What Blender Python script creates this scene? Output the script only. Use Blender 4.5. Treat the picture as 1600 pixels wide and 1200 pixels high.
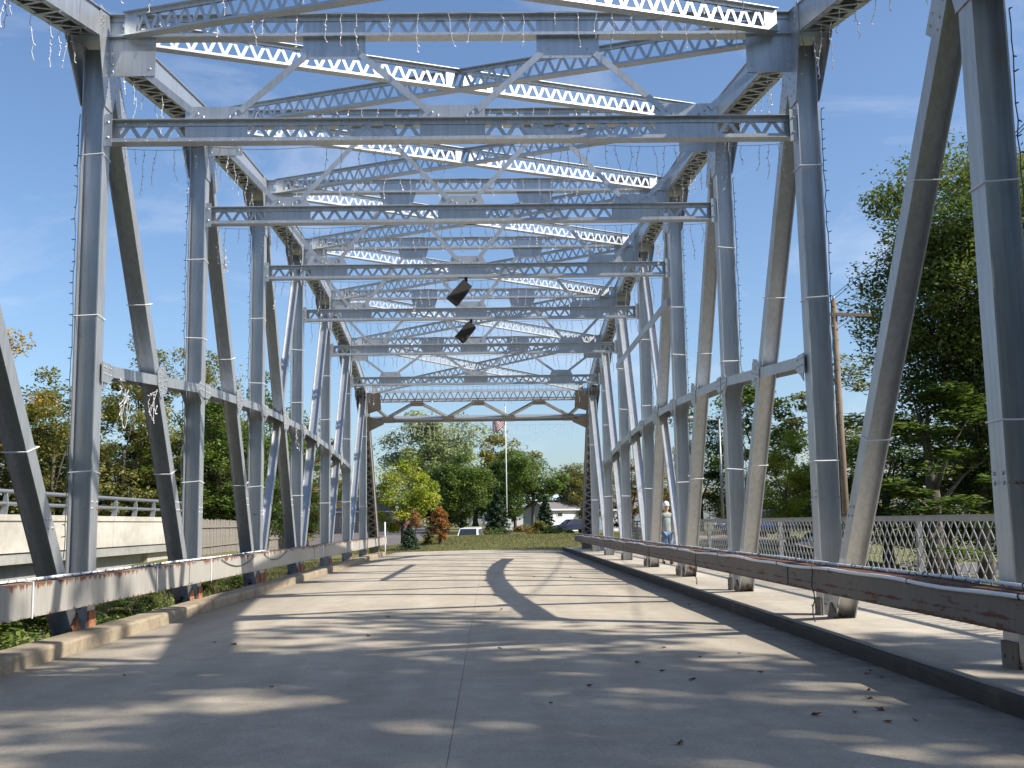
import bpy, bmesh, math, random
import numpy as np
from mathutils import Vector, Matrix

random.seed(7); np.random.seed(7)
R = math.radians
scene = bpy.context.scene
COL = scene.collection
for o in list(bpy.data.objects): bpy.data.objects.remove(o)

# ------------------------------------------------------------------ camera
CAM = Vector((0.409, 0.0, 1.3625))
yaw, pit, rol = 0.0227, 0.1274, -0.0158
fw = Vector((math.sin(yaw)*math.cos(pit), math.cos(yaw)*math.cos(pit), math.sin(pit)))
rt = Vector((math.cos(yaw), -math.sin(yaw), 0)); up = rt.cross(fw)
rt2 = rt*math.cos(rol)+up*math.sin(rol); up2 = up*math.cos(rol)-rt*math.sin(rol)
cd = bpy.data.cameras.new('camera'); cam = bpy.data.objects.new('camera', cd); COL.objects.link(cam)
cam.matrix_world = Matrix(((rt2.x, up2.x, -fw.x, CAM.x), (rt2.y, up2.y, -fw.y, CAM.y), (rt2.z, up2.z, -fw.z, CAM.z), (0, 0, 0, 1)))
cd.sensor_width = 36; cd.lens = 1691.2/1600*36; cd.clip_start = .05; cd.clip_end = 3000
scene.camera = cam
FPX = 1691.2
def in_frame(p, m=30):
    v = Vector(p)-CAM; d = v.dot(fw)
    if d < .3: return False
    x = 800+FPX*v.dot(rt2)/d; y = 600-FPX*v.dot(up2)/d
    return -m < x < 1600+m and -m < y < 1200+m

# ------------------------------------------------------------------ sky, sun, exposure
SUN = Vector((1.07, -.34, 1.0)).normalized()
SUN_EL = math.asin(SUN.z); SUN_ROT = math.atan2(SUN.x, SUN.y)
world = bpy.data.worlds.new('World'); scene.world = world; world.use_nodes = True
nt = world.node_tree; nt.nodes.clear()
out = nt.nodes.new('ShaderNodeOutputWorld'); bg = nt.nodes.new('ShaderNodeBackground')
sky = nt.nodes.new('ShaderNodeTexSky'); sky.sky_type = 'NISHITA'; sky.sun_disc = False
sky.sun_elevation = SUN_EL; sky.sun_rotation = SUN_ROT; sky.air_density = 1.0; sky.dust_density = 1.5; sky.ozone_density = 5.0; sky.altitude = 200
tc = nt.nodes.new('ShaderNodeTexCoord')
mp = nt.nodes.new('ShaderNodeMapping'); mp.inputs['Scale'].default_value = (1.6, 1.6, 4.5)
nz = nt.nodes.new('ShaderNodeTexNoise'); nz.inputs['Scale'].default_value = 2.1; nz.inputs['Detail'].default_value = 7; nz.inputs['Roughness'].default_value = .62; nz.inputs['Distortion'].default_value = .4
rp = nt.nodes.new('ShaderNodeValToRGB'); rp.color_ramp.elements[0].position = .52; rp.color_ramp.elements[1].position = .86
rp.color_ramp.elements[1].color = (.38, .38, .38, 1)
mx = nt.nodes.new('ShaderNodeMix'); mx.data_type = 'RGBA'; mx.inputs['B'].default_value = (7.2, 7.3, 7.6, 1)
L = nt.links.new
L(tc.outputs['Generated'], mp.inputs['Vector']); L(mp.outputs['Vector'], nz.inputs['Vector']); L(nz.outputs['Fac'], rp.inputs['Fac'])
L(rp.outputs['Color'], mx.inputs['Factor']); L(sky.outputs['Color'], mx.inputs['A']); L(mx.outputs['Result'], bg.inputs['Color'])
bg.inputs['Strength'].default_value = .11
L(bg.outputs['Background'], out.inputs['Surface'])
sl = bpy.data.lights.new('sun', 'SUN'); sl.energy = 5.0; sl.angle = R(.55); sl.color = (1, .93, .82)
so = bpy.data.objects.new('sun', sl); COL.objects.link(so); so.rotation_euler = SUN.to_track_quat('Z', 'Y').to_euler(); so.location = SUN*60
vs = scene.view_settings; vs.view_transform = 'Standard'; vs.look = 'None'; vs.exposure = 0.70; vs.gamma = 1; vs.use_curve_mapping = False

# ------------------------------------------------------------------ helpers
def tag(o, label=None, cat=None, group=None, kind=None):
    if label: o['label'] = label
    if cat: o['category'] = cat
    if group: o['group'] = group
    if kind: o['kind'] = kind
    return o
def empty(name, loc=(0, 0, 0), label=None, cat=None, group=None):
    o = bpy.data.objects.new(name, None); COL.objects.link(o); o.location = loc; o.empty_display_size = .2
    return tag(o, label, cat, group)
def link(name, me, parent=None, mat=None):
    o = bpy.data.objects.new(name, me); COL.objects.link(o)
    if parent is not None: o.parent = parent
    if mat is not None:
        if not me.materials: me.materials.append(mat)
    return o
class MB:
    def __init__(s): s.v = []; s.f = []; s.m = []; s.mi = 0
    def add(s, vs, fs):
        b = len(s.v); s.v += [tuple(p) for p in vs]; s.f += [tuple(i+b for i in f) for f in fs]; s.m += [s.mi]*len(fs)
    def box(s, x0, x1, y0, y1, z0, z1):
        s.add([(x0,y0,z0),(x1,y0,z0),(x1,y1,z0),(x0,y1,z0),(x0,y0,z1),(x1,y0,z1),(x1,y1,z1),(x0,y1,z1)],
              [(0,3,2,1),(4,5,6,7),(0,1,5,4),(1,2,6,5),(2,3,7,6),(3,0,4,7)])
    def obox(s, c, ax, ay, az, hx, hy, hz):
        c = Vector(c); V = []
        for k in (-1, 1):
            for (i, j) in ((-1,-1),(1,-1),(1,1),(-1,1)): V.append(c+ax*hx*i+ay*hy*j+az*hz*k)
        s.add(V, [(0,3,2,1),(4,5,6,7),(0,1,5,4),(1,2,6,5),(2,3,7,6),(3,0,4,7)])
    def beam(s, p0, p1, w, h, side=(1, 0, 0)):
        # rectangular bar from p0 to p1, w along `side`, h along the other
        p0 = Vector(p0); p1 = Vector(p1); d = (p1-p0); l = d.length; d.normalize()
        sd = Vector(side); sd = (sd-d*sd.dot(d)).normalized(); n = d.cross(sd)
        s.obox((p0+p1)/2, sd, n, d, w/2, h/2, l/2)
    def extr(s, poly, o0, o1, U, V):
        # closed polygon (2-D) in frame U,V swept from o0 to o1
        o0 = Vector(o0); o1 = Vector(o1); U = Vector(U); V = Vector(V); n = len(poly)
        vs = [o0+U*a+V*b for a, b in poly]+[o1+U*a+V*b for a, b in poly]
        fs = [(i, (i+1) % n, n+(i+1) % n, n+i) for i in range(n)]+[tuple(range(n))[::-1], tuple(range(n, 2*n))]
        s.add(vs, fs)
    def hbeam(s, p0, p1, b, t=.016, tw=.012, x0=0, x1=.29):
        # H section: flanges lie in planes of constant X at x0 and x1, web between; b = flange width
        p0 = Vector(p0); p1 = Vector(p1); d = (p1-p0).normalized(); U = Vector((1, 0, 0)); U = (U-d*U.dot(d)).normalized(); V = d.cross(U)
        if V.y > 0: V = -V
        h = b/2; w = tw/2; a, c = min(x0, x1), max(x0, x1)
        P = [(a,-h),(a+t,-h),(a+t,-w),(c-t,-w),(c-t,-h),(c,-h),(c,h),(c-t,h),(c-t,w),(a+t,w),(a+t,h),(a,h)]
        s.extr(P, p0, p1, U, V)
    def tube(s, pts, r, n=5, cap=True):
        pts = [Vector(p) for p in pts]; rs = r if hasattr(r, '__len__') else [r]*len(pts); V = []; prev = None
        for i, p in enumerate(pts):
            d = (pts[min(i+1, len(pts)-1)]-pts[max(i-1, 0)])
            if d.length < 1e-9: d = Vector((0, 0, 1))
            d.normalize()
            if prev is None:
                a = Vector((0, 0, 1)) if abs(d.z) < .9 else Vector((1, 0, 0)); u = d.cross(a).normalized()
            else:
                u = (prev-d*prev.dot(d)); u = u.normalized() if u.length > 1e-6 else d.orthogonal().normalized()
            prev = u; w = d.cross(u)
            V += [p+(u*math.cos(2*math.pi*k/n)+w*math.sin(2*math.pi*k/n))*rs[i] for k in range(n)]
        F = [(i*n+k, i*n+(k+1) % n, (i+1)*n+(k+1) % n, (i+1)*n+k) for i in range(len(pts)-1) for k in range(n)]
        if cap: F += [tuple(range(n))[::-1], tuple(range((len(pts)-1)*n, len(pts)*n))]
        s.add(V, F)
    def dome(s, c, nrm, r):
        c = Vector(c); nrm = Vector(nrm).normalized(); u = nrm.orthogonal().normalized(); w = nrm.cross(u)
        V = [c+(u*math.cos(k*math.pi/3)+w*math.sin(k*math.pi/3))*r for k in range(6)]+[c+(u*math.cos(k*math.pi/3)+w*math.sin(k*math.pi/3))*r*.6+nrm*r*.6 for k in range(6)]
        s.add(V, [(k, (k+1) % 6, 6+(k+1) % 6, 6+k) for k in range(6)]+[(6,7,8,9,10,11)])
    def mesh(s, name, mats, smooth=False):
        me = bpy.data.meshes.new(name); me.from_pydata(s.v, [], s.f)
        for m in (mats if isinstance(mats, (list, tuple)) else [mats]): me.materials.append(m)
        if isinstance(mats, (list, tuple)): me.polygons.foreach_set('material_index', s.m)
        if smooth: me.polygons.foreach_set('use_smooth', [True]*len(s.f))
        bm = bmesh.new(); bm.from_mesh(me); bmesh.ops.recalc_face_normals(bm, faces=bm.faces); bm.to_mesh(me); bm.free()
        return me
    def build(s, name, mat, parent=None, smooth=False):
        return link(name, s.mesh(name, mat, smooth), parent)
def copy_tree(o, parent=None):
    c = o.copy(); COL.objects.link(c); c.parent = parent
    for ch in list(o.children): copy_tree(ch, c)
    return c
def sstep(a, b, x): 
    t = np.clip((x-a)/(b-a), 0, 1); return t*t*(3-2*t)

# ------------------------------------------------------------------ materials
def nodes(m):
    m.use_nodes = True; nt = m.node_tree; return nt, nt.nodes['Principled BSDF'], nt.nodes.new, nt.links.new
def plain(name, col, rough=.6, metal=0, var=.12, scale=6, bump=0, bscale=60, spec=.5, emit=None):
    m = bpy.data.materials.new(name); nt, b, N, L = nodes(m)
    tcn = N('ShaderNodeTexCoord'); n = N('ShaderNodeTexNoise'); n.inputs['Scale'].default_value = scale; n.inputs['Detail'].default_value = 6
    r = N('ShaderNodeMapRange'); r.inputs['To Min'].default_value = 1-var; r.inputs['To Max'].default_value = 1+var
    mxn = N('ShaderNodeMix'); mxn.data_type = 'RGBA'; mxn.blend_type = 'MULTIPLY'; mxn.inputs['Factor'].default_value = 1; mxn.inputs['A'].default_value = (*col, 1)
    L(tcn.outputs['Object'], n.inputs['Vector']); L(n.outputs['Fac'], r.inputs['Value']); L(r.outputs['Result'], mxn.inputs['B']); L(mxn.outputs['Result'], b.inputs['Base Color'])
    b.inputs['Roughness'].default_value = rough; b.inputs['Metallic'].default_value = metal; b.inputs['Specular IOR Level'].default_value = spec
    if bump:
        bn = N('ShaderNodeBump'); n2 = N('ShaderNodeTexNoise'); n2.inputs['Scale'].default_value = bscale; n2.inputs['Detail'].default_value = 5
        L(tcn.outputs['Object'], n2.inputs['Vector']); L(n2.outputs['Fac'], bn.inputs['Height']); bn.inputs['Strength'].default_value = bump; bn.inputs['Distance'].default_value = .02; L(bn.outputs['Normal'], b.inputs['Normal'])
    return m
def steel(name, col, rust=.3, rough=.40, metal=.72, streak=True, zrust=None, rmap=None):
    """weathered aluminium paint: mottled, streaked down, rust breaking through in patches; zrust = heights where edges rust"""
    m = bpy.data.materials.new(name); nt, b, N, L = nodes(m)
    g = N('ShaderNodeTexCoord')
    n1 = N('ShaderNodeTexNoise'); n1.inputs['Scale'].default_value = 1.3; n1.inputs['Detail'].default_value = 8; n1.inputs['Roughness'].default_value = .65
    mpn = N('ShaderNodeMapping'); mpn.inputs['Scale'].default_value = (9, 9, .7)
    n2 = N('ShaderNodeTexNoise'); n2.inputs['Scale'].default_value = 2.2; n2.inputs['Detail'].default_value = 5
    L(g.outputs['Object'], n1.inputs['Vector']); L(g.outputs['Object'], mpn.inputs['Vector']); L(mpn.outputs['Vector'], n2.inputs['Vector'])
    c1 = N('ShaderNodeMix'); c1.data_type = 'RGBA'; c1.inputs['A'].default_value = (*[c*.80 for c in col], 1); c1.inputs['B'].default_value = (*[min(1, c*1.14) for c in col], 1)
    L(n1.outputs['Fac'], c1.inputs['Factor'])
    c2 = N('ShaderNodeMix'); c2.data_type = 'RGBA'; c2.blend_type = 'MULTIPLY'; c2.inputs['Factor'].default_value = .55 if streak else .2
    r2 = N('ShaderNodeMapRange'); r2.inputs['From Min'].default_value = .3; r2.inputs['From Max'].default_value = .62; r2.inputs['To Min'].default_value = .72; r2.inputs['To Max'].default_value = 1.05
    L(n2.outputs['Fac'], r2.inputs['Value']); L(c1.outputs['Result'], c2.inputs['A']); L(r2.outputs['Result'], c2.inputs['B'])
    # rust mask
    n3 = N('ShaderNodeTexNoise'); n3.inputs['Scale'].default_value = 4.5; n3.inputs['Detail'].default_value = 9; n3.inputs['Roughness'].default_value = .72
    if rmap:
        m3 = N('ShaderNodeMapping'); m3.inputs['Scale'].default_value = rmap; L(g.outputs['Object'], m3.inputs['Vector']); L(m3.outputs['Vector'], n3.inputs['Vector'])
    else: L(g.outputs['Object'], n3.inputs['Vector'])
    # fine pitting: small rust specks
    n4 = N('ShaderNodeTexNoise'); n4.inputs['Scale'].default_value = 26; n4.inputs['Detail'].default_value = 3; L(g.outputs['Object'], n4.inputs['Vector'])
    sp = N('ShaderNodeMapRange'); sp.inputs['From Min'].default_value = .66; sp.inputs['From Max'].default_value = .78; sp.inputs['To Max'].default_value = .22; L(n4.outputs['Fac'], sp.inputs['Value'])
    ad0 = N('ShaderNodeMath'); ad0.operation = 'ADD'; L(n3.outputs['Fac'], ad0.inputs[0]); L(sp.outputs['Result'], ad0.inputs[1])
    add = ad0.outputs[0]
    if zrust:
        sx = N('ShaderNodeSeparateXYZ'); L(g.outputs['Object'], sx.inputs['Vector'])
        prev = None
        for (zc, w, amt) in zrust:
            a = N('ShaderNodeMath'); a.operation = 'SUBTRACT'; a.inputs[1].default_value = zc; L(sx.outputs['Z'], a.inputs[0])
            ab = N('ShaderNodeMath'); ab.operation = 'ABSOLUTE'; L(a.outputs[0], ab.inputs[0])
            mr = N('ShaderNodeMapRange'); mr.inputs['From Min'].default_value = 0; mr.inputs['From Max'].default_value = w; mr.inputs['To Min'].default_value = amt; mr.inputs['To Max'].default_value = 0
            L(ab.outputs[0], mr.inputs['Value'])
            ad = N('ShaderNodeMath'); ad.operation = 'ADD'; L(add, ad.inputs[0]); L(mr.outputs['Result'], ad.inputs[1]); add = ad.outputs[0]
    rr = N('ShaderNodeMapRange'); t = .74-.22*rust; rr.inputs['From Min'].default_value = t; rr.inputs['From Max'].default_value = t+.06
    L(add, rr.inputs['Value'])
    rc = N('ShaderNodeMix'); rc.data_type = 'RGBA'; rc.inputs['A'].default_value = (.20, .075, .03, 1); rc.inputs['B'].default_value = (.085, .04, .025, 1); L(n1.outputs['Fac'], rc.inputs['Factor'])
    c3 = N('ShaderNodeMix'); c3.data_type = 'RGBA'; L(rr.outputs['Result'], c3.inputs['Factor']); L(c2.outputs['Result'], c3.inputs['A']); L(rc.outputs['Result'], c3.inputs['B'])
    L(c3.outputs['Result'], b.inputs['Base Color'])
    mt = N('ShaderNodeMapRange'); mt.inputs['To Min'].default_value = metal; mt.inputs['To Max'].default_value = 0; L(rr.outputs['Result'], mt.inputs['Value']); L(mt.outputs['Result'], b.inputs['Metallic'])
    ro = N('ShaderNodeMapRange'); ro.inputs['To Min'].default_value = rough; ro.inputs['To Max'].default_value = .9; L(rr.outputs['Result'], ro.inputs['Value']); L(ro.outputs['Result'], b.inputs['Roughness'])
    bn = N('ShaderNodeBump'); bn.inputs['Strength'].default_value = .25; bn.inputs['Distance'].default_value = .01; L(n3.outputs['Fac'], bn.inputs['Height']); L(bn.outputs['Normal'], b.inputs['Normal'])
    return m
STEELC = (.53, .555, .58)
M = {}
M['steel'] = steel('painted_steel', STEELC, .16)
M['steel_post'] = steel('painted_steel_posts', STEELC, .26, zrust=[(0.05, .55, .22), (1.62, .05, .12)])
M['steel_end'] = steel('end_post_steel', (.27, .25, .23), .5, .6, .15)
M['rail_l'] = steel('left_rail_paint', (.36, .345, .31), .30, .6, .03, zrust=[(.82, .12, .24), (.475, .07, .20)], rmap=(.6, 1.6, .45))
M['rail_r'] = steel('right_rail_paint', (.185, .155, .125), .72, .7, .02, rmap=(1.2, .5, 2.2), zrust=[(.80, .05, .2), (.60, .02, .16), (.50, .05, .2)])
M['rust'] = steel('rusty_plate', (.36, .16, .08), .95, .85, 0)
M['galv'] = plain('galvanised', (.30, .31, .32), .45, .5, .25, 8)
M['white_plastic'] = plain('white_plastic', (.78, .79, .80), .45, 0, .06)
M['bulb'] = plain('bulb_plastic', (.82, .83, .84), .25, 0, .03)
M['wire'] = plain('wire_plastic', (.42, .43, .45), .55, 0, .15)
M['dark_wire'] = plain('dark_green_wire', (.03, .045, .035), .55, 0, .15)
M['black'] = plain('black_enclosure', (.018, .017, .016), .85, 0, .25, 12)
M['grille'] = plain('grey_grille', (.22, .22, .22), .6, .2, .2, 40)
def concrete(name, col, dirt=.5, edge=None, cracks=True, stain=(.10, .095, .085), sc=1.1):
    m = bpy.data.materials.new(name); nt, b, N, L = nodes(m)
    g = N('ShaderNodeTexCoord')
    def noise(sc, det=6, ro=.6, vec=None):
        n = N('ShaderNodeTexNoise'); n.inputs['Scale'].default_value = sc; n.inputs['Detail'].default_value = det; n.inputs['Roughness'].default_value = ro
        L(vec if vec else g.outputs['Object'], n.inputs['Vector']); return n
    big = noise(.35, 5); mid = noise(2.5, 8, .7); fine = noise(70, 3, .7); grit = noise(240, 2, .6)
    mpn = N('ShaderNodeMapping'); mpn.inputs['Scale'].default_value = (1.6, .12, 1); L(g.outputs['Object'], mpn.inputs['Vector'])
    lane = noise(1.1, 4, .5, mpn.outputs['Vector'])
    def mix(fac, a, bb, t='MIX'):
        x = N('ShaderNodeMix'); x.data_type = 'RGBA'; x.blend_type = t
        for k, v in (('Factor', fac), ('A', a), ('B', bb)):
            if hasattr(v, 'links'): L(v, x.inputs[k])
            elif isinstance(v, tuple): x.inputs[k].default_value = (*v, 1)
            else: x.inputs[k].default_value = v
        return x.outputs['Result']
    def rng(v, a, bb, c, d):
        r = N('ShaderNodeMapRange'); r.inputs['From Min'].default_value = a; r.inputs['From Max'].default_value = bb; r.inputs['To Min'].default_value = c; r.inputs['To Max'].default_value = d; L(v, r.inputs['Value']); return r.outputs['Result']
    c = mix(rng(big.outputs['Fac'], .3, .7, 0, 1), tuple(x*.86 for x in col), tuple(x*1.07 for x in col))
    c = mix(1.0, c, rng(lane.outputs['Fac'], .3, .7, .84, 1.08), 'MULTIPLY')
    c = mix(1.0, c, rng(mid.outputs['Fac'], .25, .75, .80, 1.14), 'MULTIPLY')
    c = mix(1.0, c, rng(fine.outputs['Fac'], .3, .7, .78, 1.18), 'MULTIPLY')
    c = mix(1.0, c, rng(grit.outputs['Fac'], .3, .7, .82, 1.15), 'MULTIPLY')
    st = noise(sc, 9, .75)
    c = mix(rng(st.outputs['Fac'], .60 if sc < 2 else .48, .78 if sc < 2 else .74, 0, dirt), c, stain)
    # yellow-brown water stains
    st2 = noise(.8, 6, .6); c = mix(rng(st2.outputs['Fac'], .58, .75, 0, .35), c, (.34, .24, .12))
    if edge:
        sx = N('ShaderNodeSeparateXYZ'); L(g.outputs['Object'], sx.inputs['Vector'])
        for (xc, w, amt) in edge:
            a = N('ShaderNodeMath'); a.operation = 'SUBTRACT'; a.inputs[1].default_value = xc; L(sx.outputs['X'], a.inputs[0])
            ab = N('ShaderNodeMath'); ab.operation = 'ABSOLUTE'; L(a.outputs[0], ab.inputs[0])
            wn = N('ShaderNodeMath'); wn.operation = 'MULTIPLY'; L(rng(mid.outputs['Fac'], .25, .75, .0, 1.6), wn.inputs[0]); L(rng(ab.outputs[0], 0, w, amt, 0), wn.inputs[1])
            c = mix(wn.outputs[0], c, (.06, .055, .048))
    hgt = fine.outputs['Fac']
    if cracks:
        v = N('ShaderNodeTexVoronoi'); v.feature = 'DISTANCE_TO_EDGE'; v.inputs['Scale'].default_value = .28
        dv = N('ShaderNodeMixRGB') if False else None
        wv = noise(1.4, 5, .6); va = N('ShaderNodeVectorMath'); va.operation = 'ADD'; L(g.outputs['Object'], va.inputs[0]); L(wv.outputs['Color'], va.inputs[1]); L(va.outputs['Vector'], v.inputs['Vector'])
        cm = rng(v.outputs['Distance'], .0, .0035, .55, 0); c = mix(cm, c, (.07, .065, .06))
    L(c, b.inputs['Base Color']); b.inputs['Roughness'].default_value = .88; b.inputs['Specular IOR Level'].default_value = .25
    bn = N('ShaderNodeBump'); bn.inputs['Strength'].default_value = .5; bn.inputs['Distance'].default_value = .006; L(hgt, bn.inputs['Height']); L(bn.outputs['Normal'], b.inputs['Normal'])
    return m
M['deck'] = concrete('deck_concrete', (.425, .375, .30), .5, edge=[(-4.2, .9, .5), (3.95, 1.1, .75)], cracks=False)
M['walk'] = concrete('sidewalk_concrete', (.45, .41, .34), .5, edge=[(3.95, .22, .55)], cracks=False)
M['kerb'] = concrete('kerb_concrete', (.36, .30, .215), .9, cracks=False, stain=(.13, .085, .05), sc=2.1)
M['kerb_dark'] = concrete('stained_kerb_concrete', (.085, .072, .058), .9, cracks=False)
M['barrier'] = concrete('barrier_concrete', (.50, .475, .42), .35, cracks=False)
M['girder'] = concrete('girder_concrete', (.33, .33, .31), .6, cracks=False)
M['joint'] = plain('joint_filler', (.16, .145, .12), .9)
def foliage(name, c1, c2, trans=.35, c3=None):
    m = bpy.data.materials.new(name); m.use_nodes = True; nt = m.node_tree; nt.nodes.clear(); N = nt.nodes.new; L = nt.links.new
    at = N('ShaderNodeAttribute'); at.attribute_name = 'tint'
    x = N('ShaderNodeValToRGB'); x.color_ramp.elements[0].color = (*c1, 1); x.color_ramp.elements[1].color = (*c2, 1); x.color_ramp.elements[0].position = .1; x.color_ramp.elements[1].position = .8
    if c3: e = x.color_ramp.elements.new(.97); e.color = (*c3, 1)
    L(at.outputs['Fac'], x.inputs['Fac'])
    d = N('ShaderNodeBsdfPrincipled'); d.inputs['Roughness'].default_value = .55; d.inputs['Specular IOR Level'].default_value = .35; t = N('ShaderNodeBsdfTranslucent'); ms = N('ShaderNodeMixShader'); ms.inputs['Fac'].default_value = trans; o = N('ShaderNodeOutputMaterial')
    L(x.outputs['Color'], d.inputs['Base Color'])
    br = N('ShaderNodeMix'); br.data_type = 'RGBA'; br.blend_type = 'MULTIPLY'; br.inputs['Factor'].default_value = 1; br.inputs['B'].default_value = (1.25, 1.3, .6, 1); L(x.outputs['Color'], br.inputs['A']); L(br.outputs['Result'], t.inputs['Color'])
    L(d.outputs[0], ms.inputs[1]); L(t.outputs[0], ms.inputs[2]); L(ms.outputs[0], o.inputs['Surface'])
    return m
M['bark'] = plain('bark', (.09, .075, .06), .9, 0, .4, 5, .6, 30)
FOL = dict(
    deep=foliage('deep_green_leaves', (.052, .098, .028), (.165, .20, .06), .36, c3=(.27, .25, .08)),
    dark=foliage('dark_green_leaves', (0.027, 0.055, 0.017), (0.085, 0.128, 0.034)),
    mid=foliage('mid_green_leaves', (.052, .10, .026), (.155, .21, .055)),
    olive=foliage('olive_leaves', (.10, .115, .035), (.26, .25, .085), c3=(.38, .29, .09)),
    silver=foliage('grey_green_leaves', (.17, .215, .12), (.38, .42, .27)),
    yellow=foliage('yellow_green_leaves', (.15, .21, .027), (.40, .42, .065)),
    gold=foliage('golden_leaves', (0.146, 0.110, 0.024), (0.390, 0.268, 0.061)),
    orange=foliage('orange_leaves', (0.195, 0.159, 0.037), (0.439, 0.146, 0.061)),
    pink=foliage('pinkish_leaves', (0.220, 0.171, 0.073), (0.439, 0.207, 0.122)),
    spruce=foliage('spruce_needles', (0.017, 0.043, 0.024), (0.055, 0.091, 0.046), .1),
    brown=foliage('rust_leaves', (0.085, 0.049, 0.018), (0.293, 0.183, 0.049)),
    weed=foliage('weed_leaves', (0.061, 0.110, 0.022), (0.195, 0.244, 0.055), c3=(0.366, 0.317, 0.146)),
    grass=foliage('grass_blades', (.105, .115, .045), (.22, .205, .095)))
def groundmat(name, stops, scale=(.06, .9, 9), rough=.95):
    m = bpy.data.materials.new(name); nt, b, N, L = nodes(m); g = N('ShaderNodeTexCoord'); last = None
    cr = N('ShaderNodeValToRGB'); cr.color_ramp.elements[0].color = (*stops[0], 1); cr.color_ramp.elements[1].color = (*stops[-1], 1); cr.color_ramp.elements[0].position = .3; cr.color_ramp.elements[1].position = .7
    for i, s in enumerate(stops[1:-1]): e = cr.color_ramp.elements.new(.3+.4*(i+1)/(len(stops)-1)); e.color = (*s, 1)
    n = N('ShaderNodeTexNoise'); n.inputs['Scale'].default_value = scale[1]; n.inputs['Detail'].default_value = 9; n.inputs['Roughness'].default_value = .7; L(g.outputs['Object'], n.inputs['Vector']); L(n.outputs['Fac'], cr.inputs['Fac'])
    n2 = N('ShaderNodeTexNoise'); n2.inputs['Scale'].default_value = scale[2]; n2.inputs['Detail'].default_value = 4; L(g.outputs['Object'], n2.inputs['Vector'])
    r = N('ShaderNodeMapRange'); r.inputs['From Min'].default_value = .3; r.inputs['From Max'].default_value = .7; r.inputs['To Min'].default_value = .7; r.inputs['To Max'].default_value = 1.25; L(n2.outputs['Fac'], r.inputs['Value'])
    x = N('ShaderNodeMix'); x.data_type = 'RGBA'; x.blend_type = 'MULTIPLY'; x.inputs['Factor'].default_value = 1; L(cr.outputs['Color'], x.inputs['A']); L(r.outputs['Result'], x.inputs['B']); L(x.outputs['Result'], b.inputs['Base Color'])
    b.inputs['Roughness'].default_value = rough; b.inputs['Specular IOR Level'].default_value = .15
    bn = N('ShaderNodeBump'); bn.inputs['Strength'].default_value = .6; bn.inputs['Distance'].default_value = .05; L(n2.outputs['Fac'], bn.inputs['Height']); L(bn.outputs['Normal'], b.inputs['Normal'])
    return m
M['ground'] = groundmat('grass_ground', [(.085, .10, .035), (.14, .14, .055), (.20, .175, .085)])
M['asphalt'] = groundmat('asphalt', [(.12, .115, .115), (.16, .15, .15)], (1, .4, 20))
M['dirt'] = groundmat('gravel_path', [(.22, .18, .15), (.32, .27, .23)], (1, 1.5, 25))
M['river'] = plain('river_water', (.02, .028, .02), .08, 0, .2, .3, .35, 3)
M['wood'] = plain('weathered_wood', (.20, .18, .155), .85, 0, .35, 3, .3, 30)
M['pole'] = plain('pole_wood', (.17, .125, .09), .85, 0, .3, 4, .4, 20)
M['white_wall'] = plain('white_siding', (.74, .75, .76), .6, 0, .05, 1.5)
M['tan_wall'] = plain('tan_brick', (.33, .26, .21), .8, 0, .12, 3)
M['roof'] = plain('grey_shingles', (.16, .15, .16), .85, 0, .2, 6)
M['roof_brown'] = plain('brown_shingles', (.17, .12, .11), .85, 0, .2, 6)
M['roof_blue'] = plain('pale_blue_roof', (.42, .52, .58), .5, .1, .1, 3)
M['door_blue'] = plain('blue_grey_door', (.28, .36, .42), .5, 0, .08)
M['glass'] = plain('dark_glass', (.02, .025, .03), .08, 0, .1)
M['tyre'] = plain('tyre_rubber', (.02, .02, .02), .8)
M['chrome'] = plain('chrome', (.6, .6, .6), .2, .9, .05)
M['lamp'] = plain('headlamp', (.8, .8, .78), .12, 0, .02)
M['red_sign'] = plain('red_sign', (.50, .03, .03), .5, 0, .08)
M['blue_sign'] = plain('blue_sign', (.05, .16, .42), .5, 0, .05)
M['flag_red'] = plain('flag_red', (.45, .03, .05), .8, 0, .1); M['flag_white'] = plain('flag_white', (.75, .74, .74), .8, 0, .05); M['flag_blue'] = plain('flag_blue', (.03, .04, .16), .8, 0, .1)
M['dead_leaf'] = plain('dead_leaf', (.16, .075, .03), .8, 0, .5, 30)

# ------------------------------------------------------------------ bridge dimensions
HW = 4.5625; P = 5.07; D1 = 13.832
def FY(i): return D1+(i-1)*P
ZT = {0: 7.02, 1: 8.15, 2: 8.83, 3: 9.17, 4: 9.17, 5: 8.83, 6: 8.15, 7: 7.02}      # top of chord / upper strut
ZL = {1: 6.38, 2: 6.71, 3: 6.865, 4: 6.865, 5: 6.71, 6: 6.38}                          # underside of lower strut
ZG = {1: 3.39, 2: 3.76, 3: 3.94, 4: 3.94, 5: 3.76, 6: 3.42}                           # girt
CH = .34; CW = .42                                                                     # chord depth, width
DECK_END = 53.6

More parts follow.
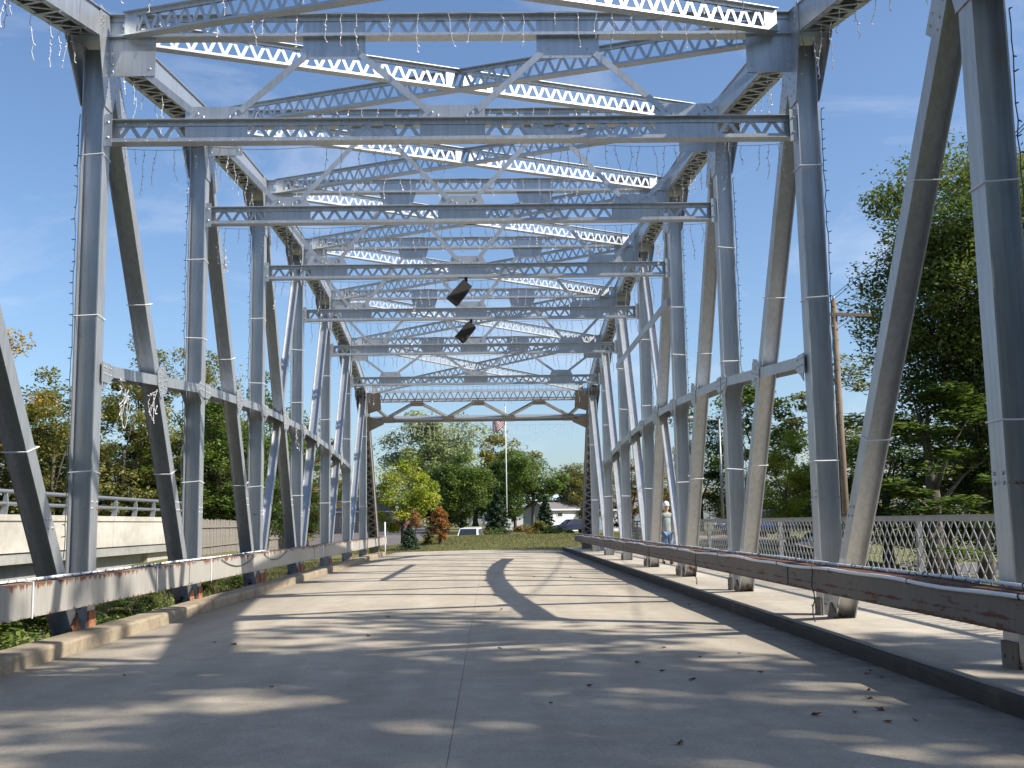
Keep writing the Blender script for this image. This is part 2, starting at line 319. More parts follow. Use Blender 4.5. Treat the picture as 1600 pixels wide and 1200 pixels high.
# ------------------------------------------------------------------ terrain
def gz(x, y):
    x = np.asarray(x, float); y = np.asarray(y, float)
    T = -.35 - 1.2*sstep(6, 16, x)
    near = -.5 - .9*sstep(4, 7, np.abs(x))
    z = np.where(y < 15, near+(-3.5-near)*sstep(4, 9, y), -3.5+(T+3.5)*sstep(20, 31, y))
    z = z+np.where((y > 40), (-.06-T)*sstep(42, 52, y)*(1-sstep(14, 24, np.abs(x))), 0)
    m = sstep(-7.5, -.5, x)*(1-sstep(14, 26, x))
    z = z+np.where(y > 52, (.68*sstep(53.5, 64, y)*m), 0)-np.where(y > 64, (.68*m+.62)*sstep(65, 80, y), 0)+np.where(y > 92, .95*sstep(92, 112, y), 0)+np.where(y > 112, .5*sstep(112, 220, y), 0)
    z = z-.9*sstep(18, 30, x)*sstep(50, 60, y)*(1-sstep(75, 110, y))
    return z
def gz1(x, y): return float(gz(x, y))
def sheet(xs, ys, fn):
    X, Y = np.meshgrid(xs, ys); Z = fn(X, Y); n = len(xs)
    v = np.stack([X.ravel(), Y.ravel(), Z.ravel()], 1)
    f = [(j*n+i, j*n+i+1, (j+1)*n+i+1, (j+1)*n+i) for j in range(len(ys)-1) for i in range(n-1)]
    return v.tolist(), f
xs = np.concatenate([[-1200, -600, -300, -180, -120, -90, -70], np.arange(-56, 57, 2.), [70, 90, 120, 180, 300, 600, 1200]])
ys = np.concatenate([[-300, -150, -80, -40, -20], np.arange(-10, 60, 1.5), np.arange(60, 130, 2.5), [140, 155, 175, 200, 240, 300, 400, 600, 1000, 1800]])
v, f = sheet(xs, ys, gz)
me = bpy.data.meshes.new('ground'); me.from_pydata(v, [], f); me.polygons.foreach_set('use_smooth', [True]*len(f))
tag(link('ground', me, None, M['ground']), kind='structure')
mb = MB(); mb.box(-500, 500, 4.5, 27.5, -3.6, -2.7); tag(mb.build('river', M['river']), kind='structure')
def patch(name, xs, ys, mat, dz=.02):
    v, f = sheet(xs, ys, lambda X, Y: gz(X, Y)+dz)
    me = bpy.data.meshes.new(name); me.from_pydata(v, [], f); me.polygons.foreach_set('use_smooth', [True]*len(f)); return tag(link(name, me, None, mat), kind='structure')
patch('street', np.arange(-60, 61, 4.), np.arange(81, 91.1, 1.), M['asphalt'], .03)
patch('parking_lot', np.arange(-30, -5.4, 1.5), np.arange(96, 200, 4.), M['asphalt'], .05)
patch('park_path', np.arange(10, 60, 2.), np.linspace(58, 60.5, 4), M['dirt'], .05)
patch('gravel_path', np.linspace(-12.6, -10.4, 5), np.arange(42, 72, 1.), M['dirt'], .03)

# ------------------------------------------------------------------ deck, kerbs, sidewalk
deck = MB()
def crown(x): return .055*(1-(x/4.3)**2)
tag(deck_o := empty('bridge_deck', (0, 0, 0)), kind='structure')
def slab(x0, x1, y0, y1):
    m = MB(); xs = np.linspace(x0, x1, 9)
    poly = [(float(x), crown(float(x))) for x in xs]+[(x1, -.28), (x0, -.28)]
    m.extr(poly, (0, y0, 0), (0, y1, 0), (1, 0, 0), (0, 0, 1)); return m.build('slab', M['deck'], deck_o)
for (a, b_) in ((-12, 3.68), (3.70, 49.32), (49.34, DECK_END)):
    slab(-4.23, .157, a, b_); slab(.1615, 3.98, a, b_)
mb = MB(); mb.box(.152, .167, -12, DECK_END-.02, -.2, crown(.16)-.0035); mb.build('joint_filler', M['joint'], deck_o)
for yy in (3.69, 49.33):
    mb = MB(); mb.extr([(float(x), crown(float(x))-.004) for x in np.linspace(-4.2, 3.95, 9)]+[(3.95, -.2), (-4.2, -.2)], (0, yy-.02, 0), (0, yy+.02, 0), (1, 0, 0), (0, 0, 1)); mb.build('joint_filler', M['joint'], deck_o)
def kerb(name, x0, x1, zt, y0, y1, mat, parent, rough=.0045):
    r = .03; sg = 1 if x1 > x0 else -1; n = max(2, int((y1-y0)/.22)); rk = random.Random(int(y0*10)+7); V = []; F = []
    for k in range(n+1):
        y = y0+(y1-y0)*k/n; j = [rk.uniform(-rough, rough) for _ in range(6)]
        V += [(x0+j[0]*.5, y, -.27), (x0+j[0], y, zt*.5), (x0+j[1], y, zt-r*1.1+j[2]), (x0+sg*r*.4+j[1]*.5, y, zt-r*.3+j[3]), (x0+sg*r*1.5, y, zt+j[3]*.5), (x1, y, zt+j[4]*.4), (x1, y, -.27)]
    for k in range(n):
        for i in range(7): F.append((k*7+i, k*7+(i+1) % 7, (k+1)*7+(i+1) % 7, (k+1)*7+i))
    F += [tuple(range(7))[::-1], tuple(range(n*7, n*7+7))]
    m = MB(); m.add(V, F); return m.build(name, mat, parent)
lk = empty('left_kerb'); tag(lk, kind='structure')
ya = -12.
for i, ln in enumerate((17.3, 8.2, 10.14, 10.14, 10.2, 4.7)):
    yb = min(ya+ln, 50.6); kerb('kerb_stone', -4.2+random.uniform(-.006, .006), -4.545, .17+random.uniform(-.006, .006), ya, yb-.012, M['kerb'], lk); ya = yb
sw = empty('sidewalk'); tag(sw, kind='structure')
ya = -12.
for ln in (15.7, 15.2, 15.2, 18.2):
    yb = min(ya+ln, DECK_END-.2); m = MB(); poly = [(3.985, -.27), (3.985, .13), (4.0, .15), (6.95, .155), (6.95, -.27)]
    m.extr(poly, (0, ya, 0), (0, yb-.012, 0), (1, 0, 0), (0, 0, 1)); m.build('walk_slab', M['walk'], sw); ya = yb
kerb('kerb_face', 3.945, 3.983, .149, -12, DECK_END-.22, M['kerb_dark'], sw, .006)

# ------------------------------------------------------------------ TRUSS BRIDGE
BR = empty('truss_bridge', (0, 0, 0), 'grey riveted steel through truss bridge over the concrete roadway', 'bridge')
ST = M['steel']
LACE = []     # (p0, p1, width axis, width, thick, parent)
def lace(p0, p1, w, t, side, parent): LACE.append((Vector(p0), Vector(p1), w, t, Vector(side), parent))
def zig(a0, a1, b0, b1, n, w, t, side, parent):
    """V lacing between edge a (a0->a1) and edge b"""
    a0, a1, b0, b1 = map(Vector, (a0, a1, b0, b1)); 
    for k in range(n):
        u0 = k/n; u1 = (k+1)/n
        p = a0.lerp(a1, u0) if k % 2 == 0 else b0.lerp(b1, u0); q = b0.lerp(b1, u1) if k % 2 == 0 else a0.lerp(a1, u1)
        lace(p, q, w, t, side, parent)
def rivets(mb, pts, n, r=.017):
    for p in pts: mb.dome(p, n, r)

NODE_T = {i: ZT[i]-CH/2 for i in range(8)}
for sgn in (-1, 1):
    xi = sgn*HW; xo = sgn*(HW+CW); xm = sgn*(HW+CW/2); px0, px1 = (xi, sgn*(HW+.29))
    # --- top chord segments, box of two channels with cover plate; lacing below
    def chord(p0, p1, name, mat, depth=CH, lace_n=None, lace_top=False):
        p0 = Vector(p0); p1 = Vector(p1); d = (p1-p0).normalized(); U = Vector((sgn, 0, 0)); V = U.cross(d); V = V if V.z > 0 else -V
        m = MB(); h = depth/2; fl = .085; t = .014; w = CW
        for (o, s) in ((0, 1), (w, -1)):      # channels: web at o, flanges turned outward-in
            poly = [(o, -h), (o+s*fl, -h), (o+s*fl, -h+t), (o+s*t, -h+t), (o+s*t, h-t), (o+s*fl, h-t), (o+s*fl, h), (o, h)]
            m.extr(poly, p0+Vector((xi, 0, 0)), p1+Vector((xi, 0, 0)), U, V)
        m.extr([(-.03, h+.001), (w+.03, h+.001), (w+.03, h+.015), (-.03, h+.015)], p0+Vector((xi, 0, 0)), p1+Vector((xi, 0, 0)), U, V)
        o = m.build(name, mat, BR)
        ln = (p1-p0).length; n = int(ln/.24)//2*2
        a = Vector((xi, 0, 0))+U*.03-V*(h+.006); b = Vector((xi, 0, 0))+U*(w-.03)-V*(h+.006)
        q0 = p0+d*.55; q1 = p1-d*.45; zig(q0+a, q1+a, q0+b, q1+b, n, .055, .01, d, o)
        # batten plates at the ends
        for q, l in ((p0+d*.25, .3), (p1-d*.2, .24)):
            m2 = MB(); m2.obox(q+Vector((xi, 0, 0))+U*(w/2)-V*(h+.007), U, d, V, w/2-.005, l, .006); m2.build('batten_plate', mat, o)
        return o
    for i in range(7): chord((0, FY(i), NODE_T[i]), (0, FY(i+1), NODE_T[i+1]), 'top_chord', ST)
    chord((0, FY(0), NODE_T[0]), (0, FY(-1), .25), 'end_post', M['steel_end'], .36)
    chord((0, FY(7), NODE_T[7]), (0, FY(8), .25), 'end_post', M['steel_end'], .36)
    # --- bottom chord
    m = MB(); m.box(min(sgn*(HW+.02), sgn*(HW+.3)), max(sgn*(HW+.02), sgn*(HW+.3)), FY(-1), FY(8), -.62, -.30); m.build('bottom_chord', ST, BR)
    # --- vertical posts
    for i in range(8):
        m = MB(); m.hbeam((0, FY(i), -.35), (0, FY(i), NODE_T[i]-CH/2-.12), .26, x0=px0+sgn*.004, x1=px1)
        # rivet pairs
        for z in (1.62, 1.70):
            rivets(m, [(xi+sgn*.003, FY(i)-.08, z), (xi+sgn*.003, FY(i)+.08, z)], (-sgn, 0, 0), .02)
        post = m.build('vertical_post', M['steel_post'], BR)
        # inner and outer gusset plates at the head, outer one flared to the chord
        zc = NODE_T[i]; zb = zc-CH/2-.95; g = MB()
        def gp(xa, xb, hw_top, hw_bot):
            # plate from chord (x=xa) tapering down to x=xb
            th = sgn*.012
            pr = [(-hw_top, zc+CH/2-.02), (hw_top, zc+CH/2-.02), (hw_top, zc-CH/2-.1), (hw_bot, zb), (-hw_bot, zb), (-hw_top, zc-CH/2-.1)]
            V_ = []
            for (yy, zz) in pr:
                t = max(0, min(1, (zc-CH/2-.1-zz)/.85)); x = xa+(xb-xa)*t; V_.append((x, FY(i)+yy, zz))
            V2 = [(x+th, y, z) for x, y, z in V_]; n = len(V_)
            g.add(V_+V2, [tuple(range(n)), tuple(range(n, 2*n))[::-1]]+[(k, (k+1) % n, n+(k+1) % n, n+k) for k in range(n)])
        gp(xi-sgn*.014, xi-sgn*.014, .42, .15); gp(xo+sgn*.003, px1+sgn*.003, .42, .15)
        pts = [(xi-sgn*.014, FY(i)+a, zc+b) for a in (-.3, .3, -.38, .38) for b in (-.12, -.04, .05, .12)]+[(xi-sgn*.014, FY(i)+a, zc-CH/2-.2-.12*k) for a in (-.08, .08) for k in range(6)]
        rivets(g, pts, (-sgn, 0, 0), .018)
        g.build('gusset_plate', ST, post)
        # rusty foot angle
        ft = MB(); ft.box(min(xi-sgn*.022, xi+sgn*.0), max(xi-sgn*.022, xi+sgn*.0), FY(i)-.125, FY(i)+.125, .0, .36)
        rivets(ft, [(xi-sgn*.022, FY(i)+a, b) for a in (-.07, .07) for b in (.12, .24)], (-sgn, 0, 0), .02)
        ft.build('foot_plate', M['rust'] if sgn < 0 else M['rail_r'], post)
    # --- diagonals (always rising toward the ends)
    def diag(it, ib, off=0):
        yt, zt = FY(it), NODE_T[it]-CH/2-.15; yb, zb = FY(ib), -.2
        s = 1 if ib > it else -1
        p0 = Vector((0, yt+s*.10, zt)); p1 = Vector((0, yb-s*.18, zb))
        m = MB(); m.hbeam(p1, p0, .205 if s > 0 else .15, x0=px0+sgn*(.022+off), x1=px1-sgn*(.02+off))
        for f_ in (.235, .25):
            c = p1.lerp(p0, f_); rivets(m, [(xi+sgn*(.021+off), c.y-.06, c.z), (xi+sgn*(.021+off), c.y+.06, c.z)], (-sgn, 0, 0), .02)
        o = m.build('diagonal_brace', M['steel_post'], BR)
        # connection plate at the head
        d = (p1-p0).normalized(); g = MB(); n = d.cross(Vector((1, 0, 0))).normalized(); c = p0+d*.42
        g.obox((xi-sgn*.004, c.y, c.z), Vector((1, 0, 0)), n, d, .006, .17, .55)
        rivets(g, [Vector((xi-sgn*.010, c.y, c.z))+n*a+d*b for a in (-.09, .09) for b in (-.1, .05, .2, .35, .46)], (-sgn, 0, 0), .018)
        g.build('connection_plate', ST, o)
        ft = MB(); c = p1-d*.42; ft.obox((xi+sgn*.012, c.y, c.z), Vector((1, 0, 0)), n, d, .008, .115, .17)
        ft.build('foot_plate', M['rust'] if sgn < 0 else M['rail_r'], o)
        return p0, p1
    DG = {}
    for it, ib in ((0, 1), (1, 2), (2, 3), (3, 4), (5, 4), (6, 5), (7, 6)): DG[(it, ib)] = diag(it, ib)
    DG[(4, 3)] = diag(4, 3, .035)
    # --- longitudinal side girt at mid height with plates where it meets posts and diagonals
    for i in range(1, 6):
        a = Vector((0, FY(i)+.13, ZG[i]+(ZG[i+1]-ZG[i])*.13/P)); b = Vector((0, FY(i+1)-.13, ZG[i+1]-(ZG[i+1]-ZG[i])*.13/P))
        m = MB(); d = (b-a).normalized(); V = Vector((1, 0, 0)).cross(d); V = V if V.z > 0 else -V
        w = .30; poly = [(-.02, -.075), (.0, -.075), (.0, .06), (w-.02, .06), (w-.02, -.075), (w, -.075), (w, .075), (-.02, .075)]
        m.extr([(p*sgn, q) for p, q in poly], a+Vector((xi, 0, 0)), b+Vector((xi, 0, 0)), (1, 0, 0), V)
        # triangular knee brackets at the posts
        for (q, s) in ((a, 1), (b, -1)):
            for xx in (xi-sgn*.02, xi+sgn*(w-.02)):
                A = [Vector((xx, q.y, q.z-.075)), Vector((xx, q.y+s*.26, q.z-.075)), Vector((xx, q.y, q.z-.26))]
                B = [p+Vector((sgn*.012, 0, 0)) for p in A]
                m.add(A+B, [(0, 1, 2), (5, 4, 3), (0, 1, 4, 3), (1, 2, 5, 4), (2, 0, 3, 5)])
        girt = m.build('side_girt', ST, BR)
        # post plates
        for q in (i, i+1):
            g = MB(); s = 1 if q == i else -1; y0 = FY(q)+s*.02
            pts = [(y0, .11), (y0+s*.28, .11), (y0+s*.40, .03), (y0+s*.40, -.06), (y0+s*.22, -.15), (y0, -.15)]
            A = [Vector((xi-sgn*.034-(sgn*.003 if s > 0 else 0), y, ZG[q]+z)) for y, z in pts]; Bv = [p+Vector((sgn*.012, 0, 0)) for p in A]; n = len(A)
            g.add(A+Bv, [tuple(range(n)), tuple(range(n, 2*n))[::-1]]+[(k, (k+1) % n, n+(k+1) % n, n+k) for k in range(n)])
            rivets(g, [(xi-sgn*.037, y0+s*a_, ZG[q]+b_) for a_ in (.06, .14, .24, .32) for b_ in (.05, -.04)], (-sgn, 0, 0), .017)
            g.build('gusset_plate', ST, girt)
        # octagonal plate at each diagonal crossing
        for (k1, k2), (p0, p1) in DG.items():
            if {k1, k2} == {i, i+1}:
                for it in range(1):
                    # solve crossing
                    best = min(((abs(p0.lerp(p1, t/200).z-(ZG[i]+(ZG[i+1]-ZG[i])*(p0.lerp(p1, t/200).y-FY(i))/P)), t/200) for t in range(201)))
                    c = p0.lerp(p1, best[1]); g = MB()
                    A = [Vector((xi-sgn*.036-(.004*sgn if (k1, k2) == (4, 3) else 0), c.y+.27*math.cos(a_)*r_, c.z+.27*math.sin(a_)*r_)) for a_, r_ in [(math.pi/8+k*math.pi/4, (1 if k % 2 else .86)) for k in range(8)]]
                    Bv = [p+Vector((sgn*.012, 0, 0)) for p in A]; n = 8
                    g.add(A+Bv, [tuple(range(n)), tuple(range(n, 2*n))[::-1]]+[(k, (k+1) % n, n+(k+1) % n, n+k) for k in range(n)])
                    rivets(g, [(xi-sgn*.042, c.y+r_*math.cos(a_), c.z+r_*math.sin(a_)) for a_ in [k*math.pi/4+.2 for k in range(8)] for r_ in (.1, .19)], (-sgn, 0, 0), .016)
                    g.build('gusset_plate', ST, girt)
    # --- tie bar on the right truss
    if sgn > 0:
        m = MB(); m.beam((xi-.03, FY(3)+.1, 6.29), (xi-.03, FY(5)-.05, 6.26), .05, .16, (1, 0, 0)); m.build('tie_bar', ST, BR)

# --- sway frames f1..f6
GL = ((.112, .202), (.451, .546), (.794, .886)); GU = ((.281, .372), (.623, .715))
def fx(t): return -HW+2*HW*t
def strut(y, z0, z1, name, gaps, parent=BR, mat=ST, x0=-HW, x1=HW, fl=.19, leg=.078, per=.28):
    m = MB(); t = .013
    for (za, zb, zl0, zl1) in ((z1-t, z1, z1-leg, z1-t-.0005), (z0, z0+t, z0+t+.0005, z0+leg)):
        m.box(x0, x1, y-fl/2, y+fl/2, za, zb); m.box(x0, x1, y-.022, y-.008, zl0, zl1); m.box(x0, x1, y+.008, y+.022, zl0, zl1)
    for xx in (x0+.08, x1-.08): m.box(xx-.078, xx+.078, y-.006, y+.006, z0+leg-.02, z1-leg+.02)
    # rivet rows on the legs
    k = x0+.25
    while k < x1:
        rivets(m, [(k, y-.022, z1-leg/2), (k, y-.022, z0+leg/2)], (0, -1, 0), .011); k += per
    o = m.build(name, mat, parent)
    # lacing between the solid stretches
    spans = []; c = x0+.16
    for g0, g1 in list(gaps)+[(x1-.16, x1)]:
        if g0-c > .15: spans.append((c, g0))
        c = g1
    for a, b in spans:
        n = max(2, round((b-a)/(per/2))); zig((a, y, z0+leg-.03), (b, y, z0+leg-.03), (a, y, z1-leg+.03), (b, y, z1-leg+.03), n, .052, .01, (1, 0, 0), o)
    return o
for i in range(1, 7):
    y = FY(i); zu1 = ZT[i]-.005; zu0 = zu1-.32; zl0 = ZL[i]; zl1 = zl0+.315
    us = strut(y, zu0, zu1, 'upper_strut', [(fx(a), fx(b)) for a, b in GU]); ls = strut(y, zl0, zl1, 'lower_strut', [(fx(a), fx(b)) for a, b in GL])
    tp = .0 if i == 1 else .09
    LP = []; UP = []
    for a, b in GL:
        g = MB(); x0, x1 = fx(a), fx(b); yy = y-.0265; zt = zl1+.19
        pts = [(x0, zl0+.085), (x1, zl0+.085), (x1, zl1-.088), (x1, zl1+.014), (x1-tp, zt), (x0+tp, zt), (x0, zl1+.014), (x0, zl1-.088)]
        # in front of strut web, behind flange edge: body plus upstand
        g.box(x0, x1, y-.0065, y+.0065, zl0+.08, zl1-.08)
        A = [(x0, zl1+.001), (x1, zl1+.001), (x1-tp, zt), (x0+tp, zt)]
        g.add([(p, y-.008, q) for p, q in A]+[(p, y+.008, q) for p, q in A], [(0, 1, 2, 3), (7, 6, 5, 4), (0, 4, 5, 1), (1, 5, 6, 2), (2, 6, 7, 3), (3, 7, 4, 0)])
        rivets(g, [(x0+tp+.09+.075*k, y-.013, zt-.05-.045*k) for k in range(3)]+[(x1-tp-.09-.075*k, y-.013, zt-.05-.045*k) for k in range(3)], (0, -1, 0), .02)
        g.build('gusset_plate', ST, ls); LP.append((x0+tp+.1, x1-tp-.1, zt-.07))
    for a, b in GU:
        g = MB(); x0, x1 = fx(a), fx(b); zt = zu0-.29
        g.box(x0, x1, y-.0065, y+.0065, zu0+.08, zu1-.08)
        A = [(x0, zu0-.001), (x1, zu0-.001), (x1-tp, zt), (x0+tp, zt)]
        g.add([(p, y-.008, q) for p, q in A]+[(p, y+.008, q) for p, q in A], [(3, 2, 1, 0), (4, 5, 6, 7), (1, 5, 4, 0), (2, 6, 5, 1), (3, 7, 6, 2), (0, 4, 7, 3)])
        rivets(g, [(x0+tp+.09, y-.009, zt+.07), (x0+tp+.16, y-.009, zt+.13), (x1-tp-.09, y-.009, zt+.07), (x1-tp-.16, y-.009, zt+.13)], (0, -1, 0), .018)
        g.build('gusset_plate', ST, us); UP.append((x0+tp+.06, x1-tp-.06, zt+.06))
    def sd(p, q):
        m = MB(); a = Vector((p[0], y-.018, p[1])); b = Vector((q[0], y-.018, q[1])); m.beam(a, b, .012, .085, (0, 1, 0)); 
        m.beam(a+Vector((0, .047, .035)), b+Vector((0, .047, .035)), .07, .011, (0, 1, 0)); m.build('sway_diagonal', ST, BR)
    e = HW-.06
    sd((-e, zu0-.12), (LP[0][0], LP[0][2])); sd((LP[0][1], LP[0][2]), (UP[0][0], UP[0][2])); sd((UP[0][1], UP[0][2]), (LP[1][0], LP[1][2]))
    sd((LP[1][1], LP[1][2]), (UP[1][0], UP[1][2])); sd((UP[1][1], UP[1][2]), (LP[2][0], LP[2][2])); sd((LP[2][1], LP[2][2]), (e, zu0-.12))
    # corner plates between upper strut and posts, brackets under lower strut
    for s in (-1, 1):
        g = MB(); x0, x1 = sorted((s*(HW-.005), s*(HW-.62))); g.box(x0, x1, y-.036, y-.024, zu0-.52, zu0-.004)
        rivets(g, [(s*(HW-.06), y-.037, zu0-.1*k-.06) for k in range(5)]+[(s*(HW-.55), y-.037, zu0-.42)], (0, -1, 0), .018); g.build('corner_plate', ST, us)
        g = MB(); x0, x1 = sorted((s*(HW-.004), s*(HW-.10))); g.box(x0, x1, y-.11, y-.1, zl0-.06, zl1+.06); rivets(g, [(s*(HW-.05), y-.111, zl0+.06), (s*(HW-.05), y-.111, zl1-.05)], (0, -1, 0), .02); g.build('clip_angle', ST, ls)
# --- top lateral bracing, X in every panel
for i in range(7):
    zA = ZT[i]-.03; zB = ZT[i+1]-.03
    if i == 0: zA += 0
    for s in (-1, 1):
        a = Vector((-s*(HW-.25), FY(i)+.14, zA)); b = Vector((s*(HW-.25), FY(i+1)-.14, zB)); d = (b-a).normalized(); dn = Vector((d.x, d.y, 0)).normalized(); n = Vector((dn.y, -dn.x, 0)); n = n if n.y < 0 else -n
        dep = .31; Vz = Vector((0, 0, 1)); m = MB(); half = (a+b)/2; off = n*(.012*s)
        for zz in (0, -dep):
            sg = -1 if zz == 0 else 1
            m.beam(a+off+Vz*(zz+sg*.024)-n*.014, b+off+Vz*(zz+sg*.024)-n*.014, .01, .048, n); m.beam(a+off+Vz*(zz+sg*.024)+n*.014, b+off+Vz*(zz+sg*.024)+n*.014, .01, .048, n)
            m.beam(a+off+Vz*(zz-sg*.006), b+off+Vz*(zz-sg*.006), .15, .011, n)
        o = m.build('lateral_brace', ST, BR)
        ln = (b-a).length; nn = int(ln/2/.125)
        for (p, q) in ((a+d*.2, half-d*(.22 if s > 0 else .0)), (half+d*(.22 if s > 0 else .0), b-d*.2)):
            zig(p+off-Vz*.025, q+off-Vz*.025, p+off-Vz*(dep-.025), q+off-Vz*(dep-.025), nn, .046, .010, d, o)
        for q, l in ((a+d*.1, .11), (b-d*.1, .11))+(((half-d*.15, .075), (half+d*.15, .075)) if s > 0 else ()):
            m = MB(); m.obox(q+off-Vz*dep/2, d, n, Vz, l, .021, dep/2-.005); m.build('batten_plate', ST, o)
# --- portals in the plane of the end posts
for (ih, ie) in ((7, 8), (0, -1)):
    yh, ye = FY(ih), FY(ie); zh = NODE_T[ih]; sl_ = (ye-yh)/(zh-.25)     # y shift per metre down
    def pt(x, z): return Vector((x, yh+(zh-z)*sl_, z))
    nrm = Vector((0, 1, sl_)).normalized(); nrm = nrm if nrm.y < 0 else -nrm
    PM = M['steel_end']
    for (za, zb, nm) in ((6.42, 6.78, 'portal_top_strut'), (5.64, 5.79, 'portal_bottom_strut')):
        m = MB()
        for z_ in (za, zb):
            m.beam(pt(-HW, z_), pt(HW, z_), .20, .014, nrm)
            m.beam(pt(-HW, z_)-nrm*.08+Vector((0, 0, .03 if z_ == za else -.03)), pt(HW, z_)-nrm*.08+Vector((0, 0, .03 if z_ == za else -.03)), .012, .06, nrm)
        if nm == 'portal_bottom_strut': m.beam((pt(-HW, za)+pt(-HW, zb))/2, (pt(HW, za)+pt(HW, zb))/2, .012, (pt(0, za)-pt(0, zb)).length-.02, nrm)
        o = m.build(nm, ST, BR)
        if 'top' in nm: zig(pt(-HW, za+.02), pt(HW, za+.02), pt(-HW, zb-.02), pt(HW, zb-.02), 56, .05, .01, (1, 0, 0), o)
    lows = [fx(t) for t in (.085, .362, .638, .915)]; ups = [fx(t) for t in (.223, .5, .777)]
    seq = [(-HW, 6.45)]+[v for pr in zip([(x, 5.78) for x in lows], [(x, 6.40) for x in ups]+[(HW, 6.45)]) for v in pr]
    for a, b in zip(seq[:-1], seq[1:]):
        m = MB(); A, B = pt(*a), pt(*b)
        m.beam(A+nrm*.06, B+nrm*.06, .012, .10, nrm); m.beam(A-nrm*.06, B-nrm*.06, .012, .10, nrm); m.beam(A, B, .10, .012, nrm); m.build('portal_diagonal', ST, BR)
    for x in lows+ups:
        m = MB(); z0, z1 = ((5.62, 5.86) if x in lows else (6.26, 6.46)); m.beam(pt(x, z0)+nrm*.085, pt(x, z1)+nrm*.085, .014, .50, nrm); m.build('gusset_plate', PM, BR)
    for s in (-1, 1):
        m = MB(); A = [pt(s*HW, 6.8), pt(s*(HW-.55), 6.8), pt(s*(HW-.55), 6.15), pt(s*HW, 6.0)]; B = [pt(s*HW, 5.9), pt(s*(HW-.62), 5.70), pt(s*(HW-.62), 5.58), pt(s*HW, 5.32)]
        for Q in (A, B):
            Q = [q+nrm*.094 for q in Q]; Q2 = [q+nrm*.014 for q in Q]; m.add(Q+Q2, [(0, 1, 2, 3), (7, 6, 5, 4), (0, 4, 5, 1), (1, 5, 6, 2), (2, 6, 7, 3), (3, 7, 4, 0)])
        m.build('knee_plate', PM, BR)
# --- lacing bars: the 300 nearest in view singly, the rest joined
LACE.sort(key=lambda l: (0 if in_frame((l[0]+l[1])/2) else 1, ((l[0]+l[1])/2-CAM).length))
bar_cache = {}
rest = MB()
for k, (p, q, w, t, side, par) in enumerate(LACE):
    d = q-p; ln = d.length; d.normalize()
    if abs(side.dot(d)) > .999: side = Vector((0, 0, 1))
    sd_ = (side-d*side.dot(d)).normalized(); n = d.cross(sd_)
    if k < 300:
        key = (round(ln, 2), w, t)
        if key not in bar_cache:
            m = MB(); m.box(-w/2, w/2, -t/2, t/2, -key[0]/2-.012, key[0]/2+.012); bar_cache[key] = m.mesh('lacing_bar', ST)
        o = link('lacing_bar', bar_cache[key], par); c = (p+q)/2+n*(t*.52*(1 if k % 2 else -1))
        o.matrix_world = Matrix(((sd_.x, n.x, d.x, c.x), (sd_.y, n.y, d.y, c.y), (sd_.z, n.z, d.z, c.z), (0, 0, 0, 1)))
    else:
        rest.beam(p-d*.012, q+d*.012, w, t, sd_)
tag(rest.build('lacing_bars', ST, BR), kind='stuff')

# ------------------------------------------------------------------ guard rails
def guard_rail(sgn, label, mat, z0, z1, xin, y0, y1, cuts):
    g = empty('guard_rail', (sgn*xin, 25, 0), label, 'guard rail', 'guard rails along the roadway')
    o = Vector((sgn*xin, 25, 0)); ys_ = [y0]+cuts+[y1]; w = .21
    for a, b in zip(ys_[:-1], ys_[1:]):
        m = MB(); t = .012; poly = [(0, z0), (w, z0), (w, z0+t), (t, z0+t), (t, z1-t), (w-.0, z1-t), (w, z1-t-.04) if False else (w, z1-t), (w, z1), (0, z1)]
        poly = [(p*sgn, q) for p, q in [(0, z0), (w, z0), (w, z0+t), (t, z0+t), (t, z1-t), (w, z1-t), (w, z1), (0, z1)]]
        m.extr(poly, (0, a+.004-25, 0), (0, b-.004-25, 0), (1, 0, 0), (0, 0, 1)); m.build('rail_beam', mat, g)
        m = MB(); m.box(min(-.0135*sgn, -.002*sgn), max(-.0135*sgn, -.002*sgn), b-25-.12, b-25+.12, z0+.03, z1-.03)
        if b < y1: m.build('splice_plate', mat, g)
    for i in range(-1, 9):
        m = MB(); xw = HW-xin; a, b = sorted((sgn*(w+.004), sgn*(max(xw, w+.05)))); m.box(a, b, FY(i)-25-.06, FY(i)-25+.06, z0+.03, z1-.03); m.build('bracket', mat, g)
    return g
guard_rail(-1, 'rust streaked white guard rail along the left edge of the roadway', M['rail_l'], .475, .82, 4.30, 2.0, 50.2, [17.4, 29.6, 39.8, 45.2])
guard_rail(1, 'brown stained guard rail along the right kerb carrying white conduits', M['rail_r'], .50, .80, 4.25, 2.0, 49.4, [14.2, 26.4, 36.5])
def wavy(x, z, y0, y1, amp, seed, step=.35, zamp=None):
    rnd = random.Random(seed); pts = []; y = y0; ph = rnd.uniform(0, 6)
    while y < y1:
        pts.append((x+amp*.4*math.sin(y*1.7+ph), y, z+(zamp or amp)*(math.sin(y*1.1+ph)*.6+math.sin(y*2.9+2*ph)*.4))); y += step
    return pts
for (x, z, lab, sd_, am) in ((4.235, .775, 'white conduit fixed along the front edge of the right guard rail', 3, .016), (4.44, .825, 'white conduit lying along the back top of the right guard rail', 5, .006)):
    g = empty('conduit', (x, 25, z), lab, 'conduit', 'conduits on the right guard rail')
    m = MB(); m.tube([(a-x, b-25, c-z) for a, b, c in wavy(x, z, 2.2, 49, am, sd_)], .019, 6); m.build('pipe', M['white_plastic'], g, True)
    for k in range(22):
        y = 4+k*2.05+random.uniform(-.3, .3); m = MB(); m.tube([(.02*math.cos(a), y-25+.006*math.sin(3*a), .024*math.sin(a)) for a in np.linspace(0, 6.28, 9)], .006, 4); m.build('clip', M['dark_wire'], g)
